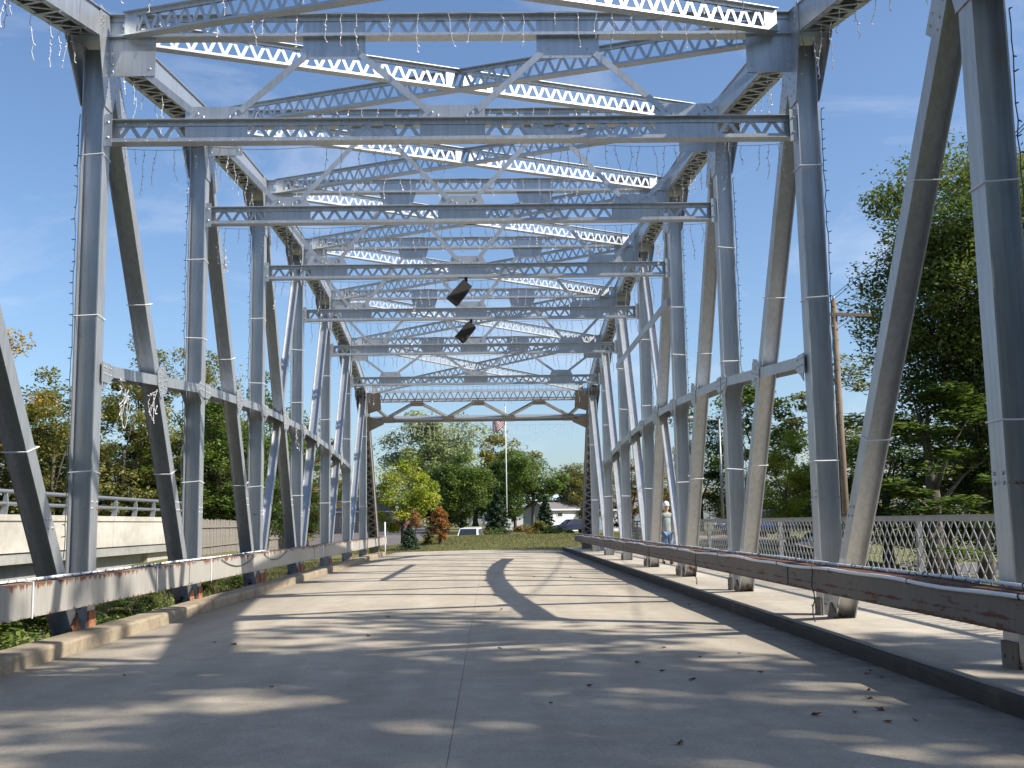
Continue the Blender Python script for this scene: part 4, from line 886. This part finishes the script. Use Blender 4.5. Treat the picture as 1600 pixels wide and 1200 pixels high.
# tree outside the picture on the near right bank: its shade falls over the foreground
tree('maple_tree', 'tall maple on the near right bank whose shade dapples the foreground', GR, 20.5, 3.0, 26, 6.6, 'mid', 'round', 8500, .45, 100, .38, 66, cr=1.15, nl=16, tr=.32, hollow=.2)
GN = 'unseen trees added behind the viewpoint to block sky light'  # unseen trees added to cut low sky light and shade the approach deck
for k, (x, y, h, r, lab) in enumerate(((-10.5, -9, 12, 4.5, 'left of the approach road'), (-13.5, -18, 14, 5, 'farther left behind the approach road'), (11.5, -12, 13, 4.6, 'right of the approach road'), (-5.5, -30, 13, 5, 'closing the view behind on the left'), (3.5, -34, 14, 5.5, 'closing the view straight behind'), (12, -27, 15, 5.5, 'closing the view behind on the right'), (-19, -6, 11, 4.5, 'far left on the near bank'), (22, -4, 13, 5, 'far right on the near bank'), (8.6, -6, 13, 4.2, 'close behind on the right'), (-8.2, -3, 11, 3.6, 'close behind on the left'), (12.5, -4, 17, 5.0, 'tall beside the near bridge end on the right'), (10.5, -17, 16, 5, 'shading the approach on the right'), (-9.5, -16, 15, 5, 'leaning over the approach on the left'), (17, -14, 17, 5.5, 'in the second row on the right'), (-17, -12, 15, 5.5, 'in the second row on the left'), (-14, -28, 16, 6, 'in the back row on the left'), (20, -24, 17, 6, 'in the back row on the right'), (-1.5, -44, 16, 6.5, 'where the road bends away behind'), (-25, -16, 15, 6, 'at the far left of the back row'), (28, -14, 16, 6, 'at the far right of the back row'))):
    tree('added_shade_tree', 'added unseen green tree '+lab, GN, x, y, h, r, 'mid', 'round', 13000, .25, 56, .05, 50+k % 6, share='lw%d' % (k % 6), rz=k)
# far tree line
for k in range(34):
    x = -110+k*6.8+random.uniform(-2, 2); y = 205+random.uniform(-20, 40)
    if -22 < x < -9: y += 40
    tree('distant_tree', 'distant tree on the horizon, %s from the left' % ORD[k], 'distant tree line', x, y, random.uniform(7, 12), random.uniform(4, 6), random.choice(['mid', 'olive', 'dark']), 'round', 13000, .25, 56, .03, 50+k % 6, share='lw%d' % (k % 6), rz=k)
# -- weeds on the left bank
rs = random.Random(3)
WL = [(-5.6, 10.6, 1.25), (-6.3, 12.5, 1.0), (-5.7, 15.8, 1.3), (-6.6, 17.2, 1.5), (-5.9, 18.8, 1.4), (-7.6, 19.5, 1.7), (-6.6, 21.3, 1.5), (-8.8, 21.0, 1.7), (-7.6, 23.2, 1.4), (-6.2, 24.0, 1.2), (-9.4, 24.5, 1.4), (-6.9, 26.2, 1.1), (-8.4, 27.4, 1.0), (-6.0, 28.6, .8), (-12.5, 27, 1.6), (-7.4, 30.0, .7)]
for k, (x, y, s) in enumerate(WL):
    z = gz1(x, y); top = -.45+ (.2 if y > 20 else 0); h = max(.9, top-z+rs.uniform(0, .25))
    g = tree('weed_clump', 'leafy weed clump on the left bank, %s from the camera' % ORD[k], 'weeds on the left bank', x, y, h, s*.75, 'weed', 'spread', 6000, .10, 40, .0, 150+k % 3, share='wd%d' % (k % 3), rz=k*1.1, cat='weeds', cr=.3)
# grass blades on the lawn
def blades(name, n, xr, yr, h, mat, seed):
    rs = np.random.RandomState(seed); x = rs.uniform(*xr, n); y = rs.uniform(*yr, n); z = gz(x, y); a = rs.uniform(0, 6.28, n); hh_ = h*rs.uniform(.5, 1.3, n); w = .018
    v = np.stack([np.stack([x-w*np.cos(a), y-w*np.sin(a), z-.01], 1), np.stack([x+w*np.cos(a), y+w*np.sin(a), z-.01], 1), np.stack([x+rs.normal(0, .4, n)*hh_, y+rs.normal(0, .4, n)*hh_, z+hh_], 1)], 1).reshape(-1, 3)
    me = bpy.data.meshes.new(name); me.vertices.add(3*n); me.vertices.foreach_set('co', v.astype(np.float32).ravel()); me.loops.add(3*n); me.loops.foreach_set('vertex_index', np.arange(3*n, dtype=np.int32)); me.polygons.add(n); me.polygons.foreach_set('loop_start', np.arange(0, 3*n, 3, dtype=np.int32)); me.polygons.foreach_set('loop_total', np.full(n, 3, dtype=np.int32)); me.update(calc_edges=True)
    at = me.attributes.new('tint', 'FLOAT', 'POINT'); t = np.clip(rs.normal(.5, .25, n), 0, 1); at.data.foreach_set('value', np.repeat(t, 3).astype(np.float32)); me.materials.append(FOL['grass']); return me
tag(link('lawn_grass', blades('lawn_grass', 60000, (-9, 14), (53.7, 66), .07, 'grass', 1)), 'short mown grass on the lawn beyond the bridge', 'grass', kind='stuff')
tag(link('bank_grass', blades('bank_grass', 50000, (-14, -4.9), (24, 46), .22, 'grass', 2)), 'rough grass on the left bank', 'grass', kind='stuff')

# ------------------------------------------------------------------ concrete road bridge on the left
BX = -14.5; CY = 26.; BS = 1.32; YE = 54.4
CB = empty('concrete_bridge', (BX, CY, 0), 'pale concrete road bridge with tube railing left of the truss', 'bridge')
def cb(n, x0, x1, y0, y1, z0, z1, mat=M['barrier'], par=CB): m = MB(); m.box(x0-BX, x1-BX, y0-CY, y1-CY, z0, z1); return m.build(n, mat, par)
ya = -20.
while ya < YE-.3:
    yb = min(ya+10.6, YE); m = MB()
    m.extr([(0, .66), (0, 1.62), (.05, 1.67), (.05, 1.86), (-.42, 1.86), (-.42, .66)], (0, ya+.012-CY, 0), (0, yb-.012-CY, 0), (1, 0, 0), (0, 0, 1)); m.build('parapet_panel', M['barrier'], CB); ya = yb
m = MB(); m.extr([(-.55, .64), (-.55, -.22), (-.2, -.5), (-.2, -.8), (-1.2, -.8), (-1.2, .64)], (0, -20-CY, 0), (0, YE-5.2-CY, 0), (1, 0, 0), (0, 0, 1)); m.build('girder', M['girder'], CB)
cb('deck_slab', -24.5, BX-.06, -20, YE, .3, .64, M['girder']); cb('abutment', -24.5, BX-.33, YE-5.3, YE-.7, -3.2, .29, M['barrier']); cb('end_pier', BX-.46, BX+.1, YE+.01, YE+.8, -.6, 1.92, M['barrier'])
pz = 1.861
for z, r_ in ((pz+.72, .072), (pz+.34, .06)):
    m = MB(); m.tube([(-.18, -20-CY, z), (-.18, YE-.6-CY, z)], r_, 8); m.build('rail_tube', M['galv'], CB, True)
y = -18.2
while y < YE-.4:
    m = MB(); pts = [(-.34, pz), (-.13, pz), (-.09, pz+.33), (-.13, pz+.66), (-.22, pz+.69), (-.25, pz+.4)]
    m.extr(pts, (0, y-.04-CY, 0), (0, y+.04-CY, 0), (1, 0, 0), (0, 0, 1)); m.build('rail_post', M['galv'], CB); y += 2.5
# wooden fence
WF = empty('wooden_fence', (-14.5, 58, gz1(-14.5, 58)), 'weathered grey board fence left of the lawn beyond the concrete bridge', 'fence')
pm = MB(); pm.box(-.011, .011, -.115, .115, 0, 1.85); pm = pm.mesh('board', M['wood'])
for k in range(190):
    t = k/190; x = -14.4-3.6*t; y = 56+56*t*.95; o = link('board', pm, WF); o.location = (x+14.5+random.uniform(-.012, .012), y-58+k*.0, gz1(x, y)-gz1(-14.5, 58)+random.uniform(-.05, .03)); o.rotation_euler = (0, random.uniform(-.01, .01), .066)
    o.scale = (1, 1.15, 1)
m = MB()
for z in (.45, 1.45): m.beam((.15, -2, z), (-3.4, 51, z+.05), .05, .09)
m.build('fence_rail', M['wood'], WF)

# ------------------------------------------------------------------ flagpole and flag, signs
FPX_, FPY = 2.15, 108.; zb = gz1(FPX_, FPY)
g = empty('flagpole', (FPX_, FPY, zb), 'tall white flagpole standing behind the lawn', 'flagpole'); m = MB(); m.tube([(0, 0, -.2), (0, 0, 12.85)], [.065, .035], 8); m.build('pole', M['white_wall'], g, True)
m = MB(); m.tube([(0, 0, 12.85), (0, 0, 12.91), (0, 0, 13.0), (0, 0, 13.05)], [.02, .10, .10, .02], 8); m.build('finial', M['chrome'], g, True)
m = MB(); m.box(-.09, .09, -.12, -.07, 0, .7); m.box(-.42, .42, -.14, -.10, .8, 1.55); m.build('sign_board', M['white_wall'], g)
fl = empty('flag', (FPX_, FPY, zb+12.15), 'red white and blue striped flag drooping from the flagpole', 'flag')
def flagpt(u, v):   # u along fly 0..1, v down 0..1
    W_, H_ = 1.75, 1.25
    return (-.05-u*W_*.72, .12*math.sin(u*7+v*1.5)*u, .0-v*H_-u*.95+.06*math.sin(u*9+v))
def flagpart(name, u0, u1, v0, v1, mat, par, dy=0):
    m = MB(); nu = 14; V = []; F = []
    for i in range(nu+1):
        for (v_) in (v0, v1):
            p = flagpt(u0+(u1-u0)*i/nu, v_); V += [(p[0], p[1]+dy-.004, p[2]), (p[0], p[1]+dy+.004, p[2])]
    for i in range(nu):
        a = i*4; b = a+4; F += [(a, b, b+2, a+2), (a+1, a+3, b+3, b+1), (a, a+1, b+1, b), (a+2, b+2, b+3, a+3)]
    F += [(0, 2, 3, 1), (nu*4, nu*4+1, nu*4+3, nu*4+2)]
    m.add(V, F); return m.build(name, mat, par, True)
for k in range(13): flagpart('stripe', 0 if k > 6 else .4, 1, k/13, (k+1)/13, M['flag_red'] if k % 2 == 0 else M['flag_white'], fl)
cn = flagpart('canton', 0, .4, 0, 7/13, M['flag_blue'], fl)
m = MB()
for r_ in range(5):
    for c_ in range(6):
        p = Vector(flagpt(.035+c_*.065, (.5+r_)*7/13/5)); st = []
        for k in range(10):
            a = k*math.pi/5+math.pi/2; q = .03 if k % 2 == 0 else .012; st.append((p.x+q*math.cos(a), p.y-.008, p.z+q*math.sin(a)))
        m.add(st, [tuple(range(10))])
tag(m.build('stars', M['flag_white'], cn), kind='stuff')
def text_obj(name, body, size, mat, parent, loc, rot=(R(90), 0, 0)):
    c = bpy.data.curves.new(name, 'FONT'); c.body = body; c.size = size; c.align_x = 'CENTER'; c.align_y = 'CENTER'; c.extrude = .004
    o = bpy.data.objects.new(name, c); COL.objects.link(o); dg = bpy.context.evaluated_depsgraph_get(); me = bpy.data.meshes.new_from_object(o.evaluated_get(dg)); bpy.data.objects.remove(o)
    me.materials.clear(); me.materials.append(mat); q = link(name, me, parent); q.location = loc; q.rotation_euler = rot; return q
sx_, sy_ = 1.75, 140.; zs_ = gz1(sx_, sy_)
g = empty('stop_sign', (sx_, sy_, zs_), 'red octagonal stop sign left of the flagpole base', 'sign'); m = MB(); m.box(-.03, .03, .02, .06, 0, 1.75); m.build('post', M['galv'], g)
def octa(r, y0, y1): return [(r*math.cos(math.pi/8+k*math.pi/4), r*math.sin(math.pi/8+k*math.pi/4)) for k in range(8)]
m = MB(); m.extr(octa(.44, 0, 0), (0, -.012, 1.36), (0, .012, 1.36), (1, 0, 0), (0, 0, 1)); pl = m.build('plate', M['flag_white'], g); m = MB(); m.extr(octa(.405, 0, 0), (0, -.018, 1.36), (0, -.0125, 1.36), (1, 0, 0), (0, 0, 1)); m.build('face', M['red_sign'], pl); text_obj('lettering', 'STOP', .30, M['flag_white'], pl, (0, -.02, 1.36))
bx_, by_ = -7.9, 104.; g = empty('parking_sign', (bx_, by_, gz1(bx_, by_)), 'small blue parking sign on a thin post by the lot', 'sign'); m = MB(); m.box(-.025, .025, .01, .05, 0, 1.9); m.build('post', M['galv'], g); m = MB(); m.box(-.23, .23, -.01, .008, 1.3, 1.9); pl = m.build('plate', M['blue_sign'], g)
m = MB(); m.extr([(.13*math.cos(a), .13*math.sin(a)-.02) for a in np.linspace(0, 6.28, 14)[:-1]], (0, -.016, 1.55), (0, -.011, 1.55), (1, 0, 0), (0, 0, 1)); m.box(-.03, .03, -.017, -.011, 1.66, 1.82); m.build('symbol', M['flag_white'], pl)
# white marker post by the left rail end
m = MB(); m.tube([(0, 0, -.3), (0, 0, 1.55)], .035, 8); o = m.build('marker_post', M['white_plastic'], None, True); o.location = (-4.45, 50.9, gz1(-4.45, 50.9)); tag(o, 'slim white marker post at the end of the left guard rail', 'post')

# ------------------------------------------------------------------ houses
def house(name, label, x, y, w, d, h, wallm, roofm, rise, axis='x', win=(), door=None, chimney=None, over=.35):
    z = gz1(x, y); g = empty(name, (x, y, z), label, 'house'); m = MB(); m.box(-w/2, w/2, 0, d, -.4, h)
    m.build('wall', wallm, g); m = MB()
    if axis == 'x': m.extr([(-over, h-.02), (d/2, h+rise), (d+over, h-.02), (d+over, h+.1), (d/2, h+rise+.14), (-over, h+.1)], (-w/2-over, 0, 0), (w/2+over, 0, 0), (0, 1, 0), (0, 0, 1))
    else:
        m.extr([(-w/2-over, h-.02), (0, h+rise), (w/2+over, h-.02), (w/2+over, h+.1), (0, h+rise+.14), (-w/2-over, h+.1)], (0, -over, 0), (0, d+over, 0), (1, 0, 0), (0, 0, 1))
    rf = m.build('roof', roofm, g)
    m = MB()
    if axis == 'x':
        for s in (-1, 1): m.extr([(0.02, h+.001), (d-.02, h+.001), (d/2, h+rise-.05)], (s*(w/2-.06), 0, 0), (s*(w/2-.005), 0, 0), (0, 1, 0), (0, 0, 1))
    else: m.extr([(-w/2+.02, h+.001), (w/2-.02, h+.001), (0, h+rise-.05)], (0, .005, 0), (0, .06, 0), (1, 0, 0), (0, 0, 1))
    m.build('gable', wallm, g)
    m = MB(); m.box(-w/2-over, w/2+over, -over-.03, -over-.001, h-.06, h+.1) if axis == 'x' else m.box(-.01, .01, -.01, 0, 0, .1); m.build('fascia', M['white_wall'], g)
    for (x0, x1, z0, z1) in win:
        m = MB(); m.box(x0, x1, -.06, -.002, z0, z1); f_ = m.build('window', M['white_wall'], g); m = MB(); m.box(x0+.07, x1-.07, -.068, -.0605, z0+.07, z1-.07); m.build('pane', M['glass'], f_)
    if door: m = MB(); m.box(door[0], door[1], -.05, -.002, .05, door[2]); m.build('door', M['door_blue'], g)
    if chimney: m = MB(); m.box(chimney[0]-.35, chimney[0]+.35, d*.35, d*.35+.7, h, chimney[1]); m.build('chimney', M['white_wall'], rf)
    return g
house('garage', 'white garage with grey roof at the right of the lawn', 9.2, 126, 4.4, 6, 2.45, M['white_wall'], M['roof'], 1.0, 'x', win=((-1.15, -.35, 1.65, 2.2),), chimney=(-1.6, 3.9)).rotation_euler = (0, 0, R(28))
house('house', 'low white house with brown roof and blue-grey door behind the garage', 13.4, 127, 4.0, 6, 2.3, M['white_wall'], M['roof_brown'], 1.2, 'x', door=(-1.6, .6, 2.0)).rotation_euler = (0, 0, R(12))
house('house', 'pale house with light blue roof half hidden behind the locust tree', 6.0, 150, 9, 8, 2.9, M['white_wall'], M['roof_blue'], 1.8, 'x', win=((-3, -2, 1, 2.2), (1, 2, 1, 2.2)))
house('house', 'tan brick building behind the far left posts', -19.5, 150, 12, 9, 2.9, M['tan_wall'], M['roof'], 1.5, 'x', win=((-4, -2.8, .9, 2.2), (-.5, .7, .9, 2.2), (3, 4.2, .9, 2.2)))
house('house', 'white house beyond the right trees', 17.5, 140, 8, 8, 2.7, M['white_wall'], M['roof'], 1.6, 'x', win=((-3, -2, 1, 2.1), (0, 1, 1, 2.1)))

# ------------------------------------------------------------------ cars
PAINT = {}
def paint(n, c): 
    if n not in PAINT: PAINT[n] = plain('paint_'+n, c, .25, .15, .03)
    return PAINT[n]
def car(name, label, x, y, rz, col, van=False, cat='car', s=1.0):
    g = empty(name, (x, y, gz1(x, y)+.03), label, cat, 'parked cars'); g.rotation_euler = (0, 0, rz); g.scale = (s, s, s)
    W_ = .88
    if van: side = [(-2.3, .35), (-2.35, .8), (-1.75, 1.0), (-1.0, 1.62), (2.0, 1.70), (2.25, 1.05), (2.3, .4)]
    else: side = [(-2.2, .32), (-2.25, .62), (-1.9, .80), (-1.0, .92), (-.35, 1.40), (.95, 1.43), (1.6, .98), (2.15, .92), (2.2, .38)]
    # lofted body: narrower at the roof
    V = []; n = len(side); zs = [z for _, z in side]; zm = max(zs)
    for k, sgn in enumerate((-1, -.93, .93, 1)):
        for (px_, pz_) in side:
            t = max(0, (pz_-.9)/(zm-.9)) if pz_ > .9 else 0; w = W_*(1-.18*t); e = .0 if abs(sgn) < .95 else .05
            V.append((px_*(1-.012*(abs(sgn) > .95)), w*sgn, pz_-(e*.5 if pz_ > .5 else -e)))
    F = [(k*n+i, k*n+(i+1) % n, (k+1)*n+(i+1) % n, (k+1)*n+i) for k in range(3) for i in range(n)]+[tuple(range(n))[::-1], tuple(range(3*n, 4*n))]
    m = MB(); m.add(V, F); m.build('body', paint(*col), g)
    # glass
    def gl(pts, name='window'):
        m = MB(); m.add(pts, [tuple(range(len(pts)))]); m.build(name, M['glass'], g)
    if van: ws = ((-1.66, 1.06), (-1.06, 1.56)); rw = ((2.03, 1.60), (2.21, 1.12)); sw_ = [(-1.35, 1.08), (-.9, 1.52), (1.9, 1.58), (2.05, 1.1)]
    else: ws = ((-.93, .96), (-.40, 1.36)); rw = ((1.0, 1.39), (1.52, 1.02)); sw_ = [(-.75, .96), (-.3, 1.33), (.9, 1.35), (1.35, .98)]
    o_ = .02
    gl([(ws[0][0]-o_, -.70, ws[0][1]+o_), (ws[0][0]-o_, .70, ws[0][1]+o_), (ws[1][0]-o_, .64, ws[1][1]+o_), (ws[1][0]-o_, -.64, ws[1][1]+o_)], 'windscreen')
    gl([(rw[0][0]+o_, -.62, rw[0][1]+o_), (rw[0][0]+o_, .62, rw[0][1]+o_), (rw[1][0]+o_, .68, rw[1][1]+o_), (rw[1][0]+o_, -.68, rw[1][1]+o_)], 'rear_window')
    for s_ in (-1, 1): gl([(a, s_*(W_*(1-.18*max(0, (b-.9)/(zm-.9)))+.012), b) for a, b in sw_], 'side_window')
    for xx in (-1.4, 1.35):
        for s_ in (-1, 1):
            m = MB(); m.tube([(xx, s_*.70, .31), (xx, s_*.90, .31)], .31, 12); w_ = m.build('wheel', M['tyre'], g); m = MB(); m.tube([(xx, s_*.89, .31), (xx, s_*.912, .31)], .18, 10); m.build('rim', M['chrome'], w_)
    for s_ in (-1, 1):
        z_ = .78 if van else .62; m = MB(); m.box(-2.37 if van else -2.27, -2.25 if van else -2.15, s_*.62-.16, s_*.62+.16, z_-.07, z_+.07); m.build('headlight', M['lamp'], g)
        m = MB(); m.box(2.2, 2.33, s_*.68-.1, s_*.68+.1, .72, .95); m.build('tail_light', M['red_sign'], g)
car('minivan', 'pale blue white minivan half hidden by the lawn crest', -1.15, 88, R(84), ('icewhite', (.70, .74, .80)), True)
car('dark_car', 'dark blue car near the white garage, facing left', 8.6, 108, R(20), ('navy', (.02, .025, .06)))
car('red_car', 'red car at the back of the parking lot', -15.0, 182, R(15), ('red', (.30, .03, .03)))
car('silver_car', 'silver car parked nearer in the lot, front toward the right', -14.6, 155, R(160), ('silver', (.50, .52, .55)))
car('dark_car', 'dark grey car right of the red one in the lot', -12.3, 195, R(70), ('grey', (.08, .085, .09)))
car('white_car', 'white car deep in the parking lot behind the blue sign', -11.2, 190, R(80), ('white', (.7, .7, .7)), True)
car('blue_car', 'blue car seen through the lattice railing', 15.6, 62, R(10), ('blue', (.03, .07, .2)))
car('white_car', 'white pickup-like van behind the lattice railing', 21.0, 66, R(5), ('white', (.7, .7, .7)), True)
for (x, y, lab, ln) in ((.55, 165, 'short white camper trailer left of the stop sign', 2.6), (4.6, 167, 'white camper trailer right of the flagpole', 5.4)):
    z = gz1(x, y); g = empty('camper_trailer', (x, y, z), lab, 'trailer', 'white trailers'); m = MB(); m.extr([(-ln/2, .5), (-ln/2-.1, 1.2), (-ln/2+.25, 2.2), (ln/2-.3, 2.25), (ln/2, 1.9), (ln/2, .5)], (0, 0, 0), (0, 2.1, 0), (1, 0, 0), (0, 0, 1)); m.build('body', M['white_wall'], g)
    for x0 in (-ln*.3, ln*.12): m = MB(); m.box(x0, x0+.9, -.02, -.002, 1.35, 1.85); m.build('window', M['glass'], g)
    for x0 in (-.4, .45): m = MB(); m.tube([(x0, .05, .33), (x0, .3, .33)], .33, 12); m.build('wheel', M['tyre'], g)

# ------------------------------------------------------------------ utility pole, wires, street lamp
def upole(x, y, lab, h=10.6):
    z = gz1(x, y); g = empty('utility_pole', (x, y, z), lab, 'utility pole', 'utility poles'); m = MB(); m.tube([(0, 0, -.3), (0, 0, h)], [.17, .10], 10); m.build('pole', M['pole'], g, True)
    m = MB(); m.beam((-.55, -.12, h-.55), (1.35, -.12, h-.62), .10, .11, (0, 1, 0)); m.build('crossarm', M['pole'], g)
    m = MB(); m.beam((-.45, -.14, h-.62), (0, -.11, h-1.15), .03, .04); m.beam((.75, -.14, h-.66), (0, -.11, h-1.15), .03, .04); m.build('brace', M['galv'], g)
    for (a, b) in ((-.48, h-.5), (1.28, h-.57), (0, h)):
        m = MB(); m.tube([(a, -.12 if a else 0, b), (a, -.12 if a else 0, b+.07), (a, -.12 if a else 0, b+.16)], [.05, .05, .03], 6); m.build('insulator', M['galv'], g)
    m = MB(); m.tube([(-.21, -.05, .2), (-.21, -.05, h*.68)], .045, 6); m.build('riser_pipe', M['galv'], g)
    return Vector((x, y, z)), h
pA, hA = upole(13.55, 40.0, 'wooden utility pole with crossarm beyond the right truss', 10.9); pB, hB = upole(8.3, -9, 'next wooden utility pole behind the viewpoint', 11.4)
for (a, z, lab) in ((-.48, -.34, 'power line on the left insulator'), (1.28, -.41, 'power line on the right insulator'), (0, .16, 'power line on the pole top')):
    p = pA+Vector((a, -.12 if a else 0, hA+z)); q = pB+Vector((a, -.12 if a else 0, hB+z)); m = MB(); m.tube([(p.lerp(q, t)-Vector((0, 0, .55*4*t*(1-t))))-p for t in np.linspace(0, 1, 30)], .014, 4, False); o = m.build('power_line', M['dark_wire']); o.location = p; tag(o, lab+' running toward the viewer', 'wire', 'power lines')
x, y = 14.6, 66.; g = empty('street_lamp', (x, y, gz1(x, y)), 'street lamp with long arm behind the right truss', 'street lamp'); m = MB(); m.tube([(0, 0, 0), (0, 0, 6.9)], [.09, .06], 8); m.build('pole', M['galv'], g, True); m = MB(); m.tube([(0, 0, 6.8), (-.8, 0, 7.0), (-1.6, 0, 7.0)], .03, 6); m.build('arm', M['galv'], g, True); m = MB(); m.extr([(-.3, 0), (.28, 0), (.3, .08), (.1, .15), (-.25, .1)], (-1.75, -.12, 6.96), (-1.75, .12, 6.96), (1, 0, 0), (0, 0, 1)); m.build('lamp_head', M['white_plastic'], g)
x, y = -18.3, 108.; g = empty('street_lamp', (x, y, gz1(x, y)), 'pale pole with a short white arm behind the left truss', 'street lamp'); m = MB(); m.tube([(0, 0, 0), (0, 0, 5.4)], [.09, .07], 8); m.build('pole', M['white_wall'], g, True); m = MB(); m.tube([(.1, 0, 2.6), (-.8, 0, 2.6)], .07, 6); m.build('arm', M['white_wall'], g, True)

# ------------------------------------------------------------------ person on the right sidewalk
def skin_body(name, joints, edges, mat, parent, sub=2):
    me = bpy.data.meshes.new(name); me.from_pydata([j[0] for j in joints], edges, []); o = bpy.data.objects.new(name, me); COL.objects.link(o)
    md = o.modifiers.new('s', 'SKIN'); md.use_smooth_shade = True
    for k, j in enumerate(joints): me.skin_vertices[0].data[k].radius = (j[1], j[2] if len(j) > 2 else j[1])
    me.skin_vertices[0].data[0].use_root = True; s = o.modifiers.new('u', 'SUBSURF'); s.levels = s.render_levels = sub
    dg = bpy.context.evaluated_depsgraph_get(); m2 = bpy.data.meshes.new_from_object(o.evaluated_get(dg)); bpy.data.objects.remove(o); m2.name = name; m2.materials.clear(); m2.materials.append(mat); return link(name, m2, parent)
SK = plain('skin', (.48, .28, .19), .5, 0, .05); JN = plain('jeans', (.12, .20, .34), .85, 0, .2, 20); SH = plain('grey_shirt', (.26, .30, .30), .85, 0, .12, 10); HT = plain('white_cap', (.78, .78, .76), .8, 0, .04); HR = plain('white_hair', (.6, .58, .55), .9, 0, .1); SHO = plain('shoes', (.08, .07, .065), .7)
g = empty('person', (5.32, 30.2, .155), 'person in white cap, grey shirt and jeans walking on the right sidewalk', 'person'); g.rotation_euler = (0, 0, R(10)); g.scale = (.86, .9, .98)
J = [((0, 0, .92), .13, .10), ((0, .0, 1.12), .125, .095), ((0, .01, 1.30), .15, .10), ((0, .01, 1.40), .10, .08), ((0, .0, 1.47), .05, .05), ((0, -.01, 1.56), .082, .09), ((0, -.01, 1.66), .075, .085),
     ((.18, .01, 1.36), .055), ((.24, .0, 1.12), .043), ((.22, -.12, .93), .033), ((.21, -.16, .85), .03), ((-.18, .01, 1.36), .055), ((-.24, .02, 1.12), .043), ((-.25, -.04, .90), .033), ((-.25, -.07, .82), .03),
     ((.09, 0, .86), .085), ((.10, -.09, .47), .06), ((.10, -.03, .09), .045), ((.10, -.15, .04), .04), ((-.09, 0, .86), .085), ((-.09, .06, .48), .06), ((-.09, .16, .10), .045), ((-.09, .06, .04), .04)]
Eg = [(0, 1), (1, 2), (2, 3), (3, 4), (4, 5), (5, 6), (3, 7), (7, 8), (8, 9), (9, 10), (3, 11), (11, 12), (12, 13), (13, 14), (0, 15), (15, 16), (16, 17), (17, 18), (0, 19), (19, 20), (20, 21), (21, 22)]
skin_body('body', J, Eg, SK, g)
skin_body('shirt', [((0, 0, .86), .15, .12), ((0, 0, .95), .15, .12), ((0, 0, 1.12), .142, .11), ((0, .01, 1.30), .168, .115), ((0, .01, 1.405), .11, .09), ((.185, .01, 1.36), .072), ((.225, .005, 1.20), .062), ((-.185, .01, 1.36), .072), ((-.225, .015, 1.20), .062)], [(0, 1), (1, 2), (2, 3), (3, 4), (4, 5), (5, 6), (4, 7), (7, 8)], SH, g)
skin_body('trousers', [((0, 0, .93), .142, .11), ((.09, 0, .85), .1), ((.10, -.09, .47), .075), ((.10, -.03, .10), .062), ((-.09, 0, .85), .1), ((-.09, .06, .48), .075), ((-.09, .16, .11), .062)], [(0, 1), (1, 2), (2, 3), (0, 4), (4, 5), (5, 6)], JN, g)
for (a, b) in (((.10, -.0, .05), (.10, -.19, .04)), ((-.09, .19, .06), (-.09, .01, .04))): skin_body('shoe', [(a, .055), (b, .04)], [(0, 1)], SHO, g, 1)
m = MB(); m.tube([(0, -.01, 1.63), (0, -.01, 1.70), (0, -.01, 1.755), (0, -.01, 1.775)], [.104, .102, .07, .01], 12); m.extr([(-.09, 0), (.09, 0), (.07, -.12), (-.07, -.12)], (0, -.09, 1.64), (0, -.09, 1.652), (1, 0, 0), (0, 1, 0)); m.build('cap', HT, g, True)
m = MB(); m.tube([(0, .02, 1.52), (0, .025, 1.62)], [.085, .1], 10); m.build('hair', HR, g, True)
for s in (-1, 1):
    m = MB(); m.dome((s*.035, -.093, 1.585), (0, -1, 0), .012); m.build('eye', SHO, g)
    for k in range(5):
        hx, hy, hz = ((.21, -.16, .85) if s > 0 else (-.25, -.07, .82)); m = MB(); o_ = (k-2)*.015; ln = (.045, .07, .075, .07, .055)[k]
        m.tube([(hx, hy+o_, hz-.02), (hx-s*.005, hy+o_*1.3-.01, hz-.03-ln*.6), (hx-s*.02, hy+o_*1.3-.01, hz-.03-ln)], [.011, .010, .007], 6) if k else m.tube([(hx-s*.01, hy-.025, hz+.005), (hx-s*.03, hy-.05, hz-.03), (hx-s*.035, hy-.055, hz-.055)], [.012, .011, .008], 6); m.build('finger', SK, g, True)
m = MB(); m.tube([(0, -.088, 1.56), (0, -.115, 1.548), (0, -.09, 1.54)], [.008, .016, .01], 6); m.build('nose', SK, g, True); m = MB(); m.box(-.025, .025, -.094, -.088, 1.505, 1.513); m.build('mouth', plain('lips', (.35, .14, .12), .5), g)

print('objects', len(bpy.data.objects), 'tris', sum(len(p.vertices)-2 for me in bpy.data.meshes for p in me.polygons))
